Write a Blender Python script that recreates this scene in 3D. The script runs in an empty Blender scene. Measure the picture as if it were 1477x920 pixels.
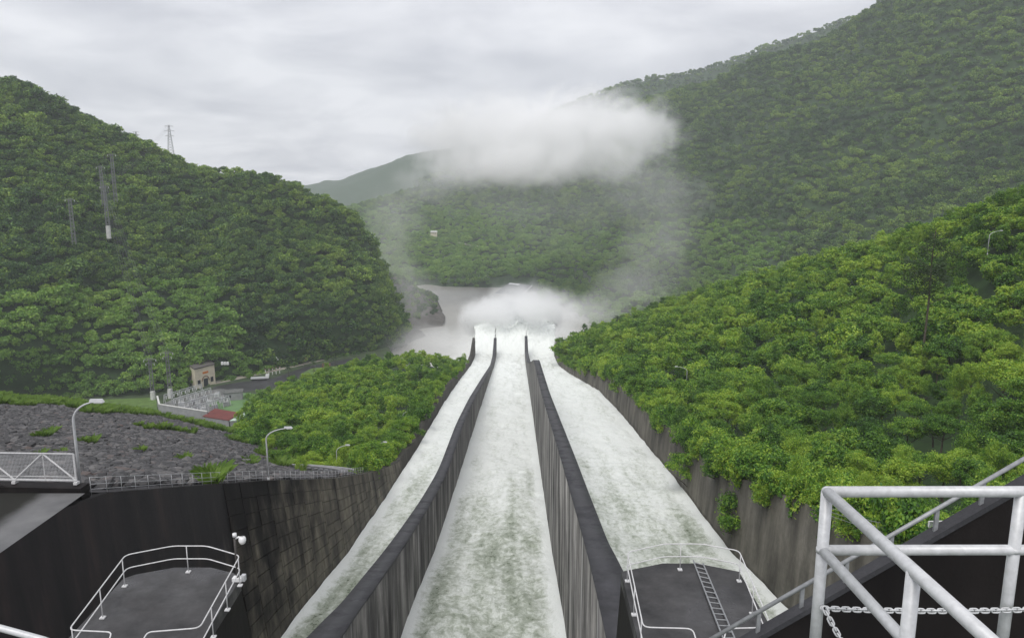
import bpy, math, random
import numpy as np
from mathutils import Vector, Matrix, Euler
random.seed(7); rng = np.random.default_rng(7)
R = math.radians
sc = bpy.context.scene
C = sc.collection

# ------------------------------------------------------------------ camera
FPX, PITCH, YAW = 1067.0, R(10.3), 6.0 / 1067.0
cam_d = bpy.data.cameras.new('camera'); cam = bpy.data.objects.new('camera', cam_d); C.objects.link(cam)
cam.rotation_euler = (R(90) - PITCH, 0, YAW); cam.location = (0, 0, 0)
cam_d.sensor_width = 36.0; cam_d.lens = 36.0 * FPX / 1477.0
cam_d.clip_start = 0.1; cam_d.clip_end = 20000
sc.camera = cam
# ------------------------------------------------------------------ world: overcast sky
SUN_EL, SUN_AZ = R(60), R(205)
w = bpy.data.worlds.new('World'); sc.world = w; w.use_nodes = True
nt = w.node_tree; N = nt.nodes; L = nt.links; N.clear()
out = N.new('ShaderNodeOutputWorld'); bg = N.new('ShaderNodeBackground'); L.new(bg.outputs[0], out.inputs[0])
sky = N.new('ShaderNodeTexSky'); sky.sky_type = 'NISHITA'; sky.sun_disc = False
sky.sun_elevation = SUN_EL; sky.sun_rotation = SUN_AZ; sky.air_density = 1.0; sky.dust_density = 4.0
tc = N.new('ShaderNodeTexCoord')
# project the view direction on a flat cloud deck so the cloud bands flatten toward the horizon
sep = N.new('ShaderNodeSeparateXYZ'); L.new(tc.outputs['Generated'], sep.inputs[0])
mx = N.new('ShaderNodeMath'); mx.operation = 'ADD'; L.new(sep.outputs[2], mx.inputs[0]); mx.inputs[1].default_value = 0.22
mx2 = N.new('ShaderNodeMath'); mx2.operation = 'MAXIMUM'; L.new(mx.outputs[0], mx2.inputs[0]); mx2.inputs[1].default_value = 0.06
dv = N.new('ShaderNodeVectorMath'); dv.operation = 'DIVIDE'; L.new(tc.outputs['Generated'], dv.inputs[0])
cb = N.new('ShaderNodeCombineXYZ')
for k in range(3): L.new(mx2.outputs[0], cb.inputs[k])
L.new(cb.outputs[0], dv.inputs[1])
no = N.new('ShaderNodeTexNoise'); no.inputs['Scale'].default_value = 2.1; no.inputs['Detail'].default_value = 9; no.inputs['Roughness'].default_value = 0.52
no.inputs['Distortion'].default_value = 0.35
L.new(dv.outputs[0], no.inputs['Vector'])
cr = N.new('ShaderNodeValToRGB'); L.new(no.outputs['Fac'], cr.inputs[0])
cr.color_ramp.elements[0].position = 0.36; cr.color_ramp.elements[0].color = (5.3, 5.35, 5.85, 1)
cr.color_ramp.elements[1].position = 0.66; cr.color_ramp.elements[1].color = (8.0, 8.0, 8.35, 1)
mixs = N.new('ShaderNodeMix'); mixs.data_type = 'RGBA'; mixs.inputs[0].default_value = 0.94
L.new(sky.outputs[0], mixs.inputs[6]); L.new(cr.outputs[0], mixs.inputs[7])
L.new(mixs.outputs[2], bg.inputs[0]); bg.inputs[1].default_value = 0.1
# ------------------------------------------------------------------ sun behind cloud
sd = bpy.data.lights.new('sun', 'SUN'); sd.energy = 1.5; sd.angle = R(38); sd.color = (1.0, 0.97, 0.92)
sun = bpy.data.objects.new('sun', sd); C.objects.link(sun)
sdir = Vector((math.sin(SUN_AZ) * math.cos(SUN_EL), math.cos(SUN_AZ) * math.cos(SUN_EL), math.sin(SUN_EL)))
sun.rotation_euler = (-sdir).to_track_quat('-Z', 'Y').to_euler()
vs = sc.view_settings; vs.view_transform = 'Standard'; vs.look = 'None'; vs.exposure = 0.42; vs.gamma = 1.0
sc.cycles.volume_step_rate = 0.5; sc.cycles.volume_bounces = 12
sc.cycles.max_bounces = 14; sc.cycles.diffuse_bounces = 3; sc.cycles.transparent_max_bounces = 8
sc.cycles.use_denoising = True

# ------------------------------------------------------------------ survey helpers: photo bearings -> places
CM = np.array(Euler((R(90) - PITCH, 0, YAW)).to_matrix())
def ray(px, py):
    d = CM @ np.array([(px - 738.5) / FPX, -(py - 460.0) / FPX, -1.0]); return d
def at(px, py, Y=None, Z=None, X=None):
    d = ray(px, py)
    t = Y / d[1] if Y is not None else (Z / d[2] if Z is not None else X / d[0])
    return d * t
def proj(P):
    q = np.asarray(P) @ CM
    return 738.5 - q[..., 0] / q[..., 2] * FPX, 460.0 + q[..., 1] / q[..., 2] * FPX, -q[..., 2]
def ip(x, pts):
    p = np.array(pts, float); return np.interp(x, p[:, 0], p[:, 1])
def sm(x, pts):
    # smoothed piecewise linear profile
    x = np.asarray(x, float); k = 6.0
    return (ip(x - k, pts) + ip(x - k / 2, pts) + ip(x, pts) + ip(x + k / 2, pts) + ip(x + k, pts)) / 5

# ------------------------------------------------------------------ noise
_perm = rng.permutation(512)
def vnoise(x, y, z=0.0):
    x, y, z = np.broadcast_arrays(np.asarray(x, float), np.asarray(y, float), np.asarray(z, float))
    xi, yi, zi = np.floor(x).astype(int), np.floor(y).astype(int), np.floor(z).astype(int)
    fx, fy, fz = x - xi, y - yi, z - zi
    fx, fy, fz = [f * f * (3 - 2 * f) for f in (fx, fy, fz)]
    def h(a, b, c): return _perm[(_perm[(_perm[a % 512] + b) % 512] + c) % 512] / 511.0
    r = 0
    for a in (0, 1):
        for b in (0, 1):
            for c in (0, 1):
                wgt = (fx if a else 1 - fx) * (fy if b else 1 - fy) * (fz if c else 1 - fz)
                r = r + wgt * h(xi + a, yi + b, zi + c)
    return r * 2 - 1
def fbm(x, y, z=0.0, o=4):
    r, a, f = 0, 1.0, 1.0
    for k in range(o):
        r = r + a * vnoise(x * f + 17.3 * k, y * f + 5.1 * k, np.asarray(z) * f); a *= .5; f *= 2.03
    return r

# ------------------------------------------------------------------ object helpers
def tag(o, label=None, cat=None, group=None, kind=None):
    if label: o['label'] = label
    if cat: o['category'] = cat
    if group: o['group'] = group
    if kind: o['kind'] = kind
    return o
def empty(name, loc, label, cat, group=None, rz=0.0):
    o = bpy.data.objects.new(name, None); C.objects.link(o); o.location = loc; o.rotation_euler = (0, 0, rz)
    o.empty_display_size = .2
    return tag(o, label, cat, group)
def link(name, me, parent=None, mat=None):
    o = bpy.data.objects.new(name, me); C.objects.link(o)
    if parent is not None: o.parent = parent
    if mat is not None and len(me.materials) == 0: me.materials.append(mat)
    return o
def np_mesh(name, V, F, smooth=False):
    me = bpy.data.meshes.new(name); V = np.asarray(V, np.float32); F = np.asarray(F, np.int32)
    k = F.shape[1]
    me.vertices.add(len(V)); me.vertices.foreach_set('co', V.ravel())
    me.loops.add(F.size); me.loops.foreach_set('vertex_index', F.ravel())
    me.polygons.add(len(F)); me.polygons.foreach_set('loop_start', np.arange(0, F.size, k, dtype=np.int32))
    me.polygons.foreach_set('loop_total', np.full(len(F), k, np.int32))
    if smooth: me.polygons.foreach_set('use_smooth', np.ones(len(F), bool))
    me.update(); me.validate(); return me
def grid_mesh(name, G, smooth=True):
    n, m = G.shape[:2]; idx = np.arange(n * m).reshape(n, m)
    F = np.stack([idx[:-1, :-1], idx[:-1, 1:], idx[1:, 1:], idx[1:, :-1]], -1).reshape(-1, 4)
    return np_mesh(name, G.reshape(-1, 3), F, smooth)
class MB:
    """collects simple solids for ONE mesh; coordinates relative to org"""
    def __init__(s, org=(0, 0, 0)): s.v = []; s.f = []; s.org = Vector(org)
    def add(s, vs, fs):
        b = len(s.v); s.v += [Vector(v) - s.org for v in vs]; s.f += [[b + i for i in f] for f in fs]; return s
    def box(s, c, size, rz=0.0, M=None):
        hx, hy, hz = [q / 2 for q in size]; M = M or Matrix.Rotation(rz, 3, 'Z'); c = Vector(c)
        vs = [c + M @ Vector((x * hx, y * hy, z * hz)) for x in (-1, 1) for y in (-1, 1) for z in (-1, 1)]
        return s.add(vs, [(0, 1, 3, 2), (4, 6, 7, 5), (0, 4, 5, 1), (2, 3, 7, 6), (0, 2, 6, 4), (1, 5, 7, 3)])
    def tube(s, pts, r, n=8, r2=None, closed=False):
        pts = [Vector(p) for p in pts]; m = len(pts); rings = []
        up = Vector((0, 0, 1)); prev = None
        for i, p in enumerate(pts):
            if closed: t = pts[(i + 1) % m] - pts[i - 1]
            else: t = pts[min(i + 1, m - 1)] - pts[max(i - 1, 0)]
            t.normalize()
            a = prev - t * prev.dot(t) if prev is not None else t.cross(up)
            if a.length < 1e-4: a = t.cross(Vector((1, 0, 0)))
            a.normalize(); prev = a; b = t.cross(a)
            rr = r if r2 is None else r + (r2 - r) * i / max(m - 1, 1)
            rings.append([p + (a * math.cos(q) + b * math.sin(q)) * rr for q in [2 * math.pi * k / n for k in range(n)]])
        vs = [v for g in rings for v in g]; fs = []
        for i in range(m if closed else m - 1):
            j = (i + 1) % m
            for k in range(n): fs.append((i * n + k, i * n + (k + 1) % n, j * n + (k + 1) % n, j * n + k))
        if not closed: fs += [tuple(range(n))[::-1], tuple((m - 1) * n + k for k in range(n))]
        return s.add(vs, fs)
    def prism(s, poly, z0, z1, poly1=None):
        n = len(poly); p1 = poly1 or poly
        vs = [(x, y, z0) for x, y in poly] + [(x, y, z1) for x, y in p1]
        return s.add(vs, [tuple(range(n))[::-1], tuple(n + k for k in range(n))] + [(k, (k + 1) % n, n + (k + 1) % n, n + k) for k in range(n)])
    def build(s, name, mat, parent=None, smooth=False):
        me = bpy.data.meshes.new(name); me.from_pydata(s.v, [], s.f); me.update()
        if smooth: me.polygons.foreach_set('use_smooth', np.ones(len(me.polygons), bool))
        o = link(name, me, parent, mat)
        if parent is None: o.location = s.org
        return o
def fillet(pts, r=.15, n=4):
    pts = [Vector(p) for p in pts]; o = [pts[0]]
    for a, b, c in zip(pts, pts[1:], pts[2:]):
        d1 = (a - b); d2 = (c - b); q = min(r, d1.length * .45, d2.length * .45)
        p1 = b + d1.normalized() * q; p2 = b + d2.normalized() * q
        for k in range(n + 1):
            t = k / n; o.append(p1 * (1 - t) ** 2 + b * 2 * t * (1 - t) + p2 * t * t)
    return o + [pts[-1]]

# ------------------------------------------------------------------ materials
def mat(name):
    m = bpy.data.materials.new(name); m.use_nodes = True
    return m, m.node_tree.nodes, m.node_tree.links, m.node_tree.nodes['Principled BSDF']
def noise(N, L, vec, scale, detail=4, rough=.55, mapping=None, dist=0.0):
    n = N.new('ShaderNodeTexNoise'); n.inputs['Scale'].default_value = scale; n.inputs['Detail'].default_value = detail
    n.inputs['Roughness'].default_value = rough; n.inputs['Distortion'].default_value = dist
    if mapping:
        mp = N.new('ShaderNodeMapping'); mp.inputs['Scale'].default_value = mapping; L.new(vec, mp.inputs[0]); vec = mp.outputs[0]
    L.new(vec, n.inputs['Vector']); return n.outputs['Fac']
def ramp(N, L, fac, stops):
    r = N.new('ShaderNodeValToRGB'); e = r.color_ramp.elements
    while len(e) < len(stops): e.new(.5)
    for q, (p, c) in zip(e, stops):
        q.position = p; q.color = (*c, 1) if len(c) == 3 else c
    L.new(fac, r.inputs[0]); return r.outputs[0]
def mixc(N, L, f, a, b, blend='MIX'):
    m = N.new('ShaderNodeMix'); m.data_type = 'RGBA'; m.blend_type = blend
    for s, v in ((m.inputs[0], f), (m.inputs[6], a), (m.inputs[7], b)):
        if hasattr(v, 'default_value') or hasattr(v, 'is_linked'): L.new(v, s)
        else: s.default_value = v if isinstance(v, float) else (*v, 1)
    return m.outputs[2]
def math_n(N, L, op, a, b=None, clamp=False):
    m = N.new('ShaderNodeMath'); m.operation = op; m.use_clamp = clamp
    for i, v in enumerate((a, b)):
        if v is None: continue
        if isinstance(v, (int, float)): m.inputs[i].default_value = v
        else: L.new(v, m.inputs[i])
    return m.outputs[0]
def maprange(N, L, v, a, b, c=0., d=1.):
    m = N.new('ShaderNodeMapRange'); m.interpolation_type = 'SMOOTHSTEP'; L.new(v, m.inputs[0])
    for i, q in enumerate((a, b, c, d)): m.inputs[i + 1].default_value = q
    return m.outputs[0]
def bump(N, L, p, h, strength=.3, dist=.05):
    b = N.new('ShaderNodeBump'); b.inputs['Strength'].default_value = strength; b.inputs['Distance'].default_value = dist
    L.new(h, b.inputs['Height']); L.new(b.outputs[0], p.inputs['Normal'])
def pos(N): return N.new('ShaderNodeNewGeometry').outputs['Position']
def plain(name, col, rough=.6, metal=0.0, var=.25, scale=6.0, spec=.4):
    m, N, L, p = mat(name); f = noise(N, L, pos(N), scale, 5, .6)
    L.new(ramp(N, L, f, [(.3, tuple(c * (1 - var) for c in col)), (.7, tuple(min(1, c * (1 + var * .6)) for c in col))]), p.inputs['Base Color'])
    p.inputs['Roughness'].default_value = rough; p.inputs['Metallic'].default_value = metal; p.inputs['Specular IOR Level'].default_value = spec
    return m
def streaked(name, stops, dark, dk0, dk1, vscale=(.7, .7, .07), rough=.55, white=None):
    """wet formed concrete: tall run-off streaks, black algae growth and blotches"""
    m, N, L, p = mat(name); v = pos(N)
    s1 = noise(N, L, v, 1.0, 6, .62, vscale); s2 = noise(N, L, v, .16, 5, .6, (1, 1, 1.4)); s3 = noise(N, L, v, 2.2, 6, .65)
    base = ramp(N, L, s1, stops)
    base = mixc(N, L, .45, base, ramp(N, L, s2, [(.3, (.35, .33, .32)), (.7, (1.25, 1.22, 1.15))]), 'MULTIPLY')
    base = mixc(N, L, .4, base, ramp(N, L, s3, [(.3, (.55, .55, .55)), (.7, (1.2, 1.2, 1.2))]), 'MULTIPLY')
    oi = N.new('ShaderNodeObjectInfo')
    base = mixc(N, L, .5, base, ramp(N, L, oi.outputs['Random'], [(0, (.62, .6, .58)), (1, (1.2, 1.18, 1.12))]), 'MULTIPLY')
    if white is not None:
        s4 = noise(N, L, v, 1.0, 4, .7, (.7, .7, .03))
        base = mixc(N, L, ramp(N, L, s4, [(.56, (0, 0, 0)), (.72, (.8, .8, .8))]), base, white)
    sp = N.new('ShaderNodeSeparateXYZ'); L.new(v, sp.inputs[0])
    yj = math_n(N, L, 'ADD', sp.outputs[1], math_n(N, L, 'MULTIPLY', math_n(N, L, 'SUBTRACT', s1, .5), 40.))
    yj = math_n(N, L, 'ADD', yj, math_n(N, L, 'MULTIPLY', math_n(N, L, 'SUBTRACT', s2, .5), 30.))
    if dk1 > 60:
        t = math_n(N, L, 'ADD', math_n(N, L, 'ADD', sp.outputs[2], math_n(N, L, 'MULTIPLY', math_n(N, L, 'MAXIMUM', sp.outputs[1], 38.), .39)), 2.)
        yj = math_n(N, L, 'ADD', yj, math_n(N, L, 'MULTIPLY', math_n(N, L, 'MAXIMUM', t, -14.), -1.5))
    if dk1 > dk0:
        f = maprange(N, L, yj, dk0, dk1, 1., 0.)
        base = mixc(N, L, f, base, mixc(N, L, 1.0, ramp(N, L, s1, [(.35, (.6, .6, .62)), (.55, (1.3, 1.2, 1.15)), (.75, (3.2, 2.5, 2.1))]), dark, 'MULTIPLY'))
    L.new(base, p.inputs['Base Color']); p.inputs['Roughness'].default_value = rough + .12
    p.inputs['Specular IOR Level'].default_value = .18
    bump(N, L, p, s3, .35, .05)
    return m
M = {}
M['wall_left'] = streaked('stained_concrete_left', [(.32, (.04, .037, .032)), (.5, (.13, .12, .098)), (.7, (.25, .235, .185))], (.008, .007, .0075), 60, 90, (.45, .45, .16))
M['joint'] = streaked('joint_concrete', [(.3, (.03, .028, .026)), (.7, (.1, .095, .08))], (.0078, .0068, .0072), 60, 90)
M['wall_right'] = streaked('stained_concrete_right', [(.3, (.06, .057, .05)), (.5, (.13, .125, .108)), (.72, (.22, .212, .185))], (.012, .011, .012), 0, 0, (.4, .4, .10))
M['divider'] = streaked('streaked_divider_concrete', [(.34, (.018, .018, .018)), (.5, (.09, .09, .087)), (.66, (.24, .24, .23))], (.015, .015, .016), 20, 40, (.55, .55, .09), .5, (.34, .34, .33))
M['divider_light'] = streaked('limed_divider_concrete', [(.36, (.015, .015, .015)), (.5, (.15, .15, .147)), (.64, (.36, .36, .35))], (.02, .02, .02), 20, 30, (.5, .5, .08), .5, (.5, .5, .485))
M['black_wall'] = streaked('black_wet_concrete', [(.3, (.006, .005, .006)), (.7, (.018, .015, .015))], (.01, .01, .01), 0, 0, rough=.5)
def wet_top(name, a, b, rough=.4, pud=None):
    m, N, L, p = mat(name); v = pos(N)
    f = noise(N, L, v, .8, 8, .68); g = noise(N, L, v, 30, 3, .6)
    c = mixc(N, L, .5, ramp(N, L, f, [(.3, a), (.55, b), (.75, tuple(x * 1.5 for x in b))]), ramp(N, L, g, [(.3, (.6, .6, .6)), (.7, (1.3, 1.3, 1.3))]), 'MULTIPLY')
    L.new(c, p.inputs['Base Color'])
    h = noise(N, L, v, .45, 5, .6); L.new(ramp(N, L, h, [(.40, (pud or rough,) * 3), (.5, (rough,) * 3), (.65, (rough + .25,) * 3)]), p.inputs['Roughness'])
    p.inputs['Specular IOR Level'].default_value = .35
    bump(N, L, p, g, .25, .01); return m
M['coping'] = wet_top('wet_dark_coping', (.03, .03, .034), (.042, .042, .047), .6)
M['deck'] = wet_top('wet_dark_deck', (.020, .020, .021), (.052, .051, .052), .55, .25)
M['ledge'] = wet_top('wet_grey_concrete', (.09, .09, .09), (.17, .17, .17), .28)
def mossy():
    m, N, L, p = mat('mossy_ledge'); v = pos(N); sp = N.new('ShaderNodeSeparateXYZ'); L.new(v, sp.inputs[0])
    f = noise(N, L, v, .5, 6, .6)
    d = math_n(N, L, 'ADD', math_n(N, L, 'MULTIPLY', sp.outputs[0], -1.), math_n(N, L, 'MULTIPLY', math_n(N, L, 'SUBTRACT', sp.outputs[1], 37.5), -.085))
    d = math_n(N, L, 'ADD', d, math_n(N, L, 'MULTIPLY', math_n(N, L, 'SUBTRACT', f, .5), 1.2))
    L.new(mixc(N, L, maprange(N, L, d, 25.3, 26.3), ramp(N, L, f, [(.3, (.07, .07, .072)), (.7, (.15, .15, .15))]), (.011, .011, .008)), p.inputs['Base Color'])
    L.new(maprange(N, L, d, 25.3, 26.3, .35, .85), p.inputs['Roughness']); p.inputs['Specular IOR Level'].default_value = .3; return m
M['mossy'] = mossy()
M['white_paint'] = plain('white_painted_steel', (.62, .62, .62), .45, 0, .2, 9)
M['galv'] = plain('galvanised_pipe', (.58, .59, .60), .42, .15, .16, 26)
M['dull_galv'] = plain('dull_galvanised_pipe', (.30, .31, .32), .5, .3, .25, 14)
M['lamp_grey'] = plain('lamp_grey_paint', (.55, .56, .57), .45, .2, .15, 4)
M['glass'] = plain('lamp_lens', (.7, .7, .68), .2, 0, .1, 8)
M['cctv'] = plain('white_plastic', (.75, .75, .75), .3, 0, .06, 8)
M['dark_steel'] = plain('dark_weathered_steel', (.07, .065, .06), .6, .2, .4, 12)
M['pylon'] = plain('pylon_steel', (.19, .195, .2), .5, .3, .2, .8)
M['pylon_base'] = plain('pale_concrete_shaft', (.6, .6, .58), .7, 0, .15, .6)
M['cable'] = plain('cable_grey', (.16, .17, .17), .6, 0, .1, 1)
M['soil'] = plain('wet_leaf_litter', (.028, .06, .016), .9, 0, .4, .25)
M['rock_soil'] = plain('dark_rubble_bed', (.04, .038, .042), .9, 0, .5, 1.2)
M['grass'] = plain('grass_green', (.10, .17, .035), .8, 0, .45, .35)
M['grass_dark'] = plain('dark_grass_soil', (.045, .07, .028), .85, 0, .5, .12)
M['asphalt'] = plain('wet_asphalt', (.04, .04, .043), .5, 0, .35, .12)
M['bark'] = plain('bark', (.09, .075, .055), .9, 0, .4, 5)
M['cream'] = plain('cream_wall', (.62, .56, .44), .8, 0, .15, .3)
M['grey_wall'] = plain('grey_block_wall', (.30, .30, .31), .8, 0, .25, .3)
M['red_roof'] = plain('red_metal_roof', (.16, .035, .03), .55, 0, .3, .5)
M['mint_roof'] = plain('pale_green_roof', (.50, .62, .52), .5, 0, .12, .5)
M['roof_dark'] = plain('dark_flat_roof', (.10, .09, .085), .8, 0, .3, .4)
M['court'] = plain('green_floor', (.12, .22, .085), .8, 0, .3, .2)
M['window'] = plain('dark_window', (.03, .035, .04), .2, 0, .2, 1)
M['orange'] = plain('orange_paint', (.62, .2, .04), .5, 0, .2, 1)
M['brown'] = plain('brown_timber', (.20, .12, .07), .8, 0, .3, 1)
M['car_white'] = plain('white_car_paint', (.75, .75, .76), .25, 0, .05, 1)
M['tyre'] = plain('black_rubber', (.02, .02, .02), .8, 0, .2, 3)
M['bank_rock'] = plain('dark_bank_rock', (.12, .11, .10), .85, 0, .5, .1)
M['slab'] = plain('grey_slab', (.15, .15, .155), .75, 0, .3, .08)
M['road_pale'] = plain('pale_dirt_road', (.34, .31, .26), .9, 0, .25, .05)
def rock_mat():
    m, N, L, p = mat('dark_rock'); v = pos(N); oi = N.new('ShaderNodeObjectInfo')
    c = ramp(N, L, oi.outputs['Random'], [(0, (.022, .021, .022)), (.6, (.056, .054, .056)), (.93, (.12, .115, .113)), (1, (.09, .065, .058))])
    c = mixc(N, L, .5, c, ramp(N, L, noise(N, L, v, 3.5, 5, .6), [(.3, (.5, .5, .5)), (.7, (1.3, 1.3, 1.3))]), 'MULTIPLY')
    L.new(c, p.inputs['Base Color']); p.inputs['Roughness'].default_value = .6; return m
M['rock'] = rock_mat()
def leaf_mat(name, stops, patch=.02, rough=.5, trans=.3, wr=.40, wn=.36, wc=.34, cs=.33):
    m, N, L, p = mat(name); v = pos(N); oi = N.new('ShaderNodeObjectInfo')
    n1 = math_n(N, L, 'ADD', math_n(N, L, 'MULTIPLY', math_n(N, L, 'SUBTRACT', noise(N, L, v, patch, 4, .55), .5), 2.0), .5, True)
    f = math_n(N, L, 'ADD', math_n(N, L, 'MULTIPLY', oi.outputs['Random'], wr), math_n(N, L, 'MULTIPLY', n1, wn))
    n2 = math_n(N, L, 'ADD', math_n(N, L, 'MULTIPLY', math_n(N, L, 'SUBTRACT', noise(N, L, v, cs, 3, .55), .5), 2.0), .5, True)
    f = math_n(N, L, 'ADD', f, math_n(N, L, 'MULTIPLY', n2, wc))
    g = N.new('ShaderNodeNewGeometry')
    f = math_n(N, L, 'ADD', f, math_n(N, L, 'MULTIPLY', math_n(N, L, 'SUBTRACT', g.outputs['Random Per Island'], .5), .5))
    c = ramp(N, L, f, stops)
    L.new(c, p.inputs['Base Color']); p.inputs['Roughness'].default_value = rough; p.inputs['Specular IOR Level'].default_value = .3
    t = N.new('ShaderNodeBsdfTranslucent'); L.new(mixc(N, L, 1.0, c, (1.25, 1.35, .7), 'MULTIPLY'), t.inputs[0])
    ms = N.new('ShaderNodeMixShader'); ms.inputs[0].default_value = trans
    L.new(p.outputs[0], ms.inputs[1]); L.new(t.outputs[0], ms.inputs[2])
    L.new(ms.outputs[0], N['Material Output'].inputs[0]); return m
M['leaf'] = leaf_mat('leaf_near', [(.14, (.02, .062, .011)), (.36, (.062, .16, .02)), (.55, (.145, .29, .031)), (.84, (.34, .46, .052))], .03, trans=.22)
M['leaf_far'] = leaf_mat('leaf_far', [(.15, (.018, .05, .016)), (.4, (.042, .105, .026)), (.60, (.105, .205, .036)), (.88, (.27, .38, .055))], .009, trans=.18, wr=.36, wn=.46, wc=.3, cs=.06)
M['leaf_terrace'] = leaf_mat('leaf_terrace', [(.15, (.08, .17, .035)), (.5, (.17, .31, .055)), (.9, (.30, .43, .085))], .012, wr=.3, wn=.4, wc=.3, cs=.07)
M['leaf_dark'] = leaf_mat('leaf_dark', [(0, (.02, .045, .015)), (1, (.05, .085, .025))], .03)
M['leaf_grass'] = leaf_mat('leaf_grass', [(0, (.09, .17, .03)), (1, (.2, .30, .06))], .05)

def water_mat():
    m, N, L, p = mat('white_water'); v = pos(N)
    sp = N.new('ShaderNodeSeparateXYZ'); L.new(v, sp.inputs[0])
    a = noise(N, L, v, 1.25, 9, .7, (1.0, .6, .8), .5); b = noise(N, L, v, .16, 6, .6, (2.4, .3, 1)); c = noise(N, L, v, 6.0, 6, .7, (1, .7, 1), .4)
    at_ = N.new('ShaderNodeAttribute'); at_.attribute_name = 'edge'
    f = math_n(N, L, 'ADD', math_n(N, L, 'MULTIPLY', a, .62), math_n(N, L, 'MULTIPLY', b, .52))
    f = math_n(N, L, 'ADD', f, math_n(N, L, 'MULTIPLY', c, .26))
    # air entrainment: clear green water near the gates turns to white water down the chute and along the walls
    f = math_n(N, L, 'ADD', f, maprange(N, L, sp.outputs[1], 52, 175, -.10, .12))
    f = math_n(N, L, 'ADD', f, math_n(N, L, 'MULTIPLY', at_.outputs['Fac'], .3))
    col = ramp(N, L, f, [(.50, (.20, .235, .17)), (.60, (.38, .42, .345)), (.68, (.60, .635, .58)), (.80, (.79, .82, .79))])
    L.new(col, p.inputs['Base Color'])
    L.new(ramp(N, L, f, [(.5, (.25,) * 3), (.75, (.75,) * 3)]), p.inputs['Roughness'])
    p.inputs['Specular IOR Level'].default_value = .3
    p.inputs['Subsurface Weight'].default_value = 0
    bump(N, L, p, math_n(N, L, 'ADD', a, math_n(N, L, 'MULTIPLY', c, .35)), .55, .5); return m
M['water'] = water_mat()
def river_mat():
    m, N, L, p = mat('muddy_river'); v = pos(N)
    a = noise(N, L, v, .02, 6, .6, (1, .5, 1), .5); b = noise(N, L, v, .15, 5, .6, (1, .4, 1))
    # foam spreading from where the jet lands
    sp = N.new('ShaderNodeVectorMath'); sp.operation = 'SUBTRACT'; L.new(v, sp.inputs[0]); sp.inputs[1].default_value = (-2, 540, -130)
    le = N.new('ShaderNodeVectorMath'); le.operation = 'LENGTH'; mp = N.new('ShaderNodeVectorMath'); mp.operation = 'MULTIPLY'
    L.new(sp.outputs[0], mp.inputs[0]); mp.inputs[1].default_value = (1, .42, 1); L.new(mp.outputs[0], le.inputs[0])
    d = math_n(N, L, 'ADD', le.outputs['Value'], math_n(N, L, 'MULTIPLY', math_n(N, L, 'SUBTRACT', a, .5), 90.))
    foam = maprange(N, L, d, 25, 95, .9, 0.)
    base = ramp(N, L, math_n(N, L, 'ADD', math_n(N, L, 'MULTIPLY', a, .7), math_n(N, L, 'MULTIPLY', b, .3)), [(.3, (.20, .19, .165)), (.5, (.27, .26, .232)), (.7, (.38, .37, .34))])
    L.new(mixc(N, L, foam, base, (.78, .79, .76)), p.inputs['Base Color']); p.inputs['Roughness'].default_value = .35
    bump(N, L, p, b, .3, .8); return m
M['river'] = river_mat()

# ================================================================== SETTING
CX = -2.9
XL, XR = -10.4, 4.6           # inner faces of the two dividing walls
LIP = 388.0
WATER = [(20, -37.5), (45, -38.6), (60.7, -40.4), (68.4, -42), (83.6, -45.6), (109.5, -49.8), (131, -53), (156, -56.8), (190, -61.8), (251, -71), (346, -86.0), (372, -89.0), (388, -89.6)]
def wz(Y): return sm(Y, WATER)
LW_X = lambda Y: ip(Y, [(0, -21.2), (150, -21.2), (220, -22), (300, -22), (400, -21.5)])
RW_X = lambda Y: ip(Y, [(0, 26.5), (90, 27.5), (130, 28.6), (200, 29.2), (250, 28.5), (300, 23.5), (345, 20.5), (400, 20)])

# ---- spillway floor
def bed():
    ys = np.linspace(12, LIP, 80); G = np.zeros((80, 12, 3))
    for i, y in enumerate(ys):
        G[i, :, 0] = np.linspace(LW_X(y) - .3, RW_X(y) + .3, 12); G[i, :, 1] = y; G[i, :, 2] = wz(y) - 4.5
    tag(link('spillway_floor', grid_mesh('spillway_floor', G), None, M['ledge']), kind='structure')
bed()
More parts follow.
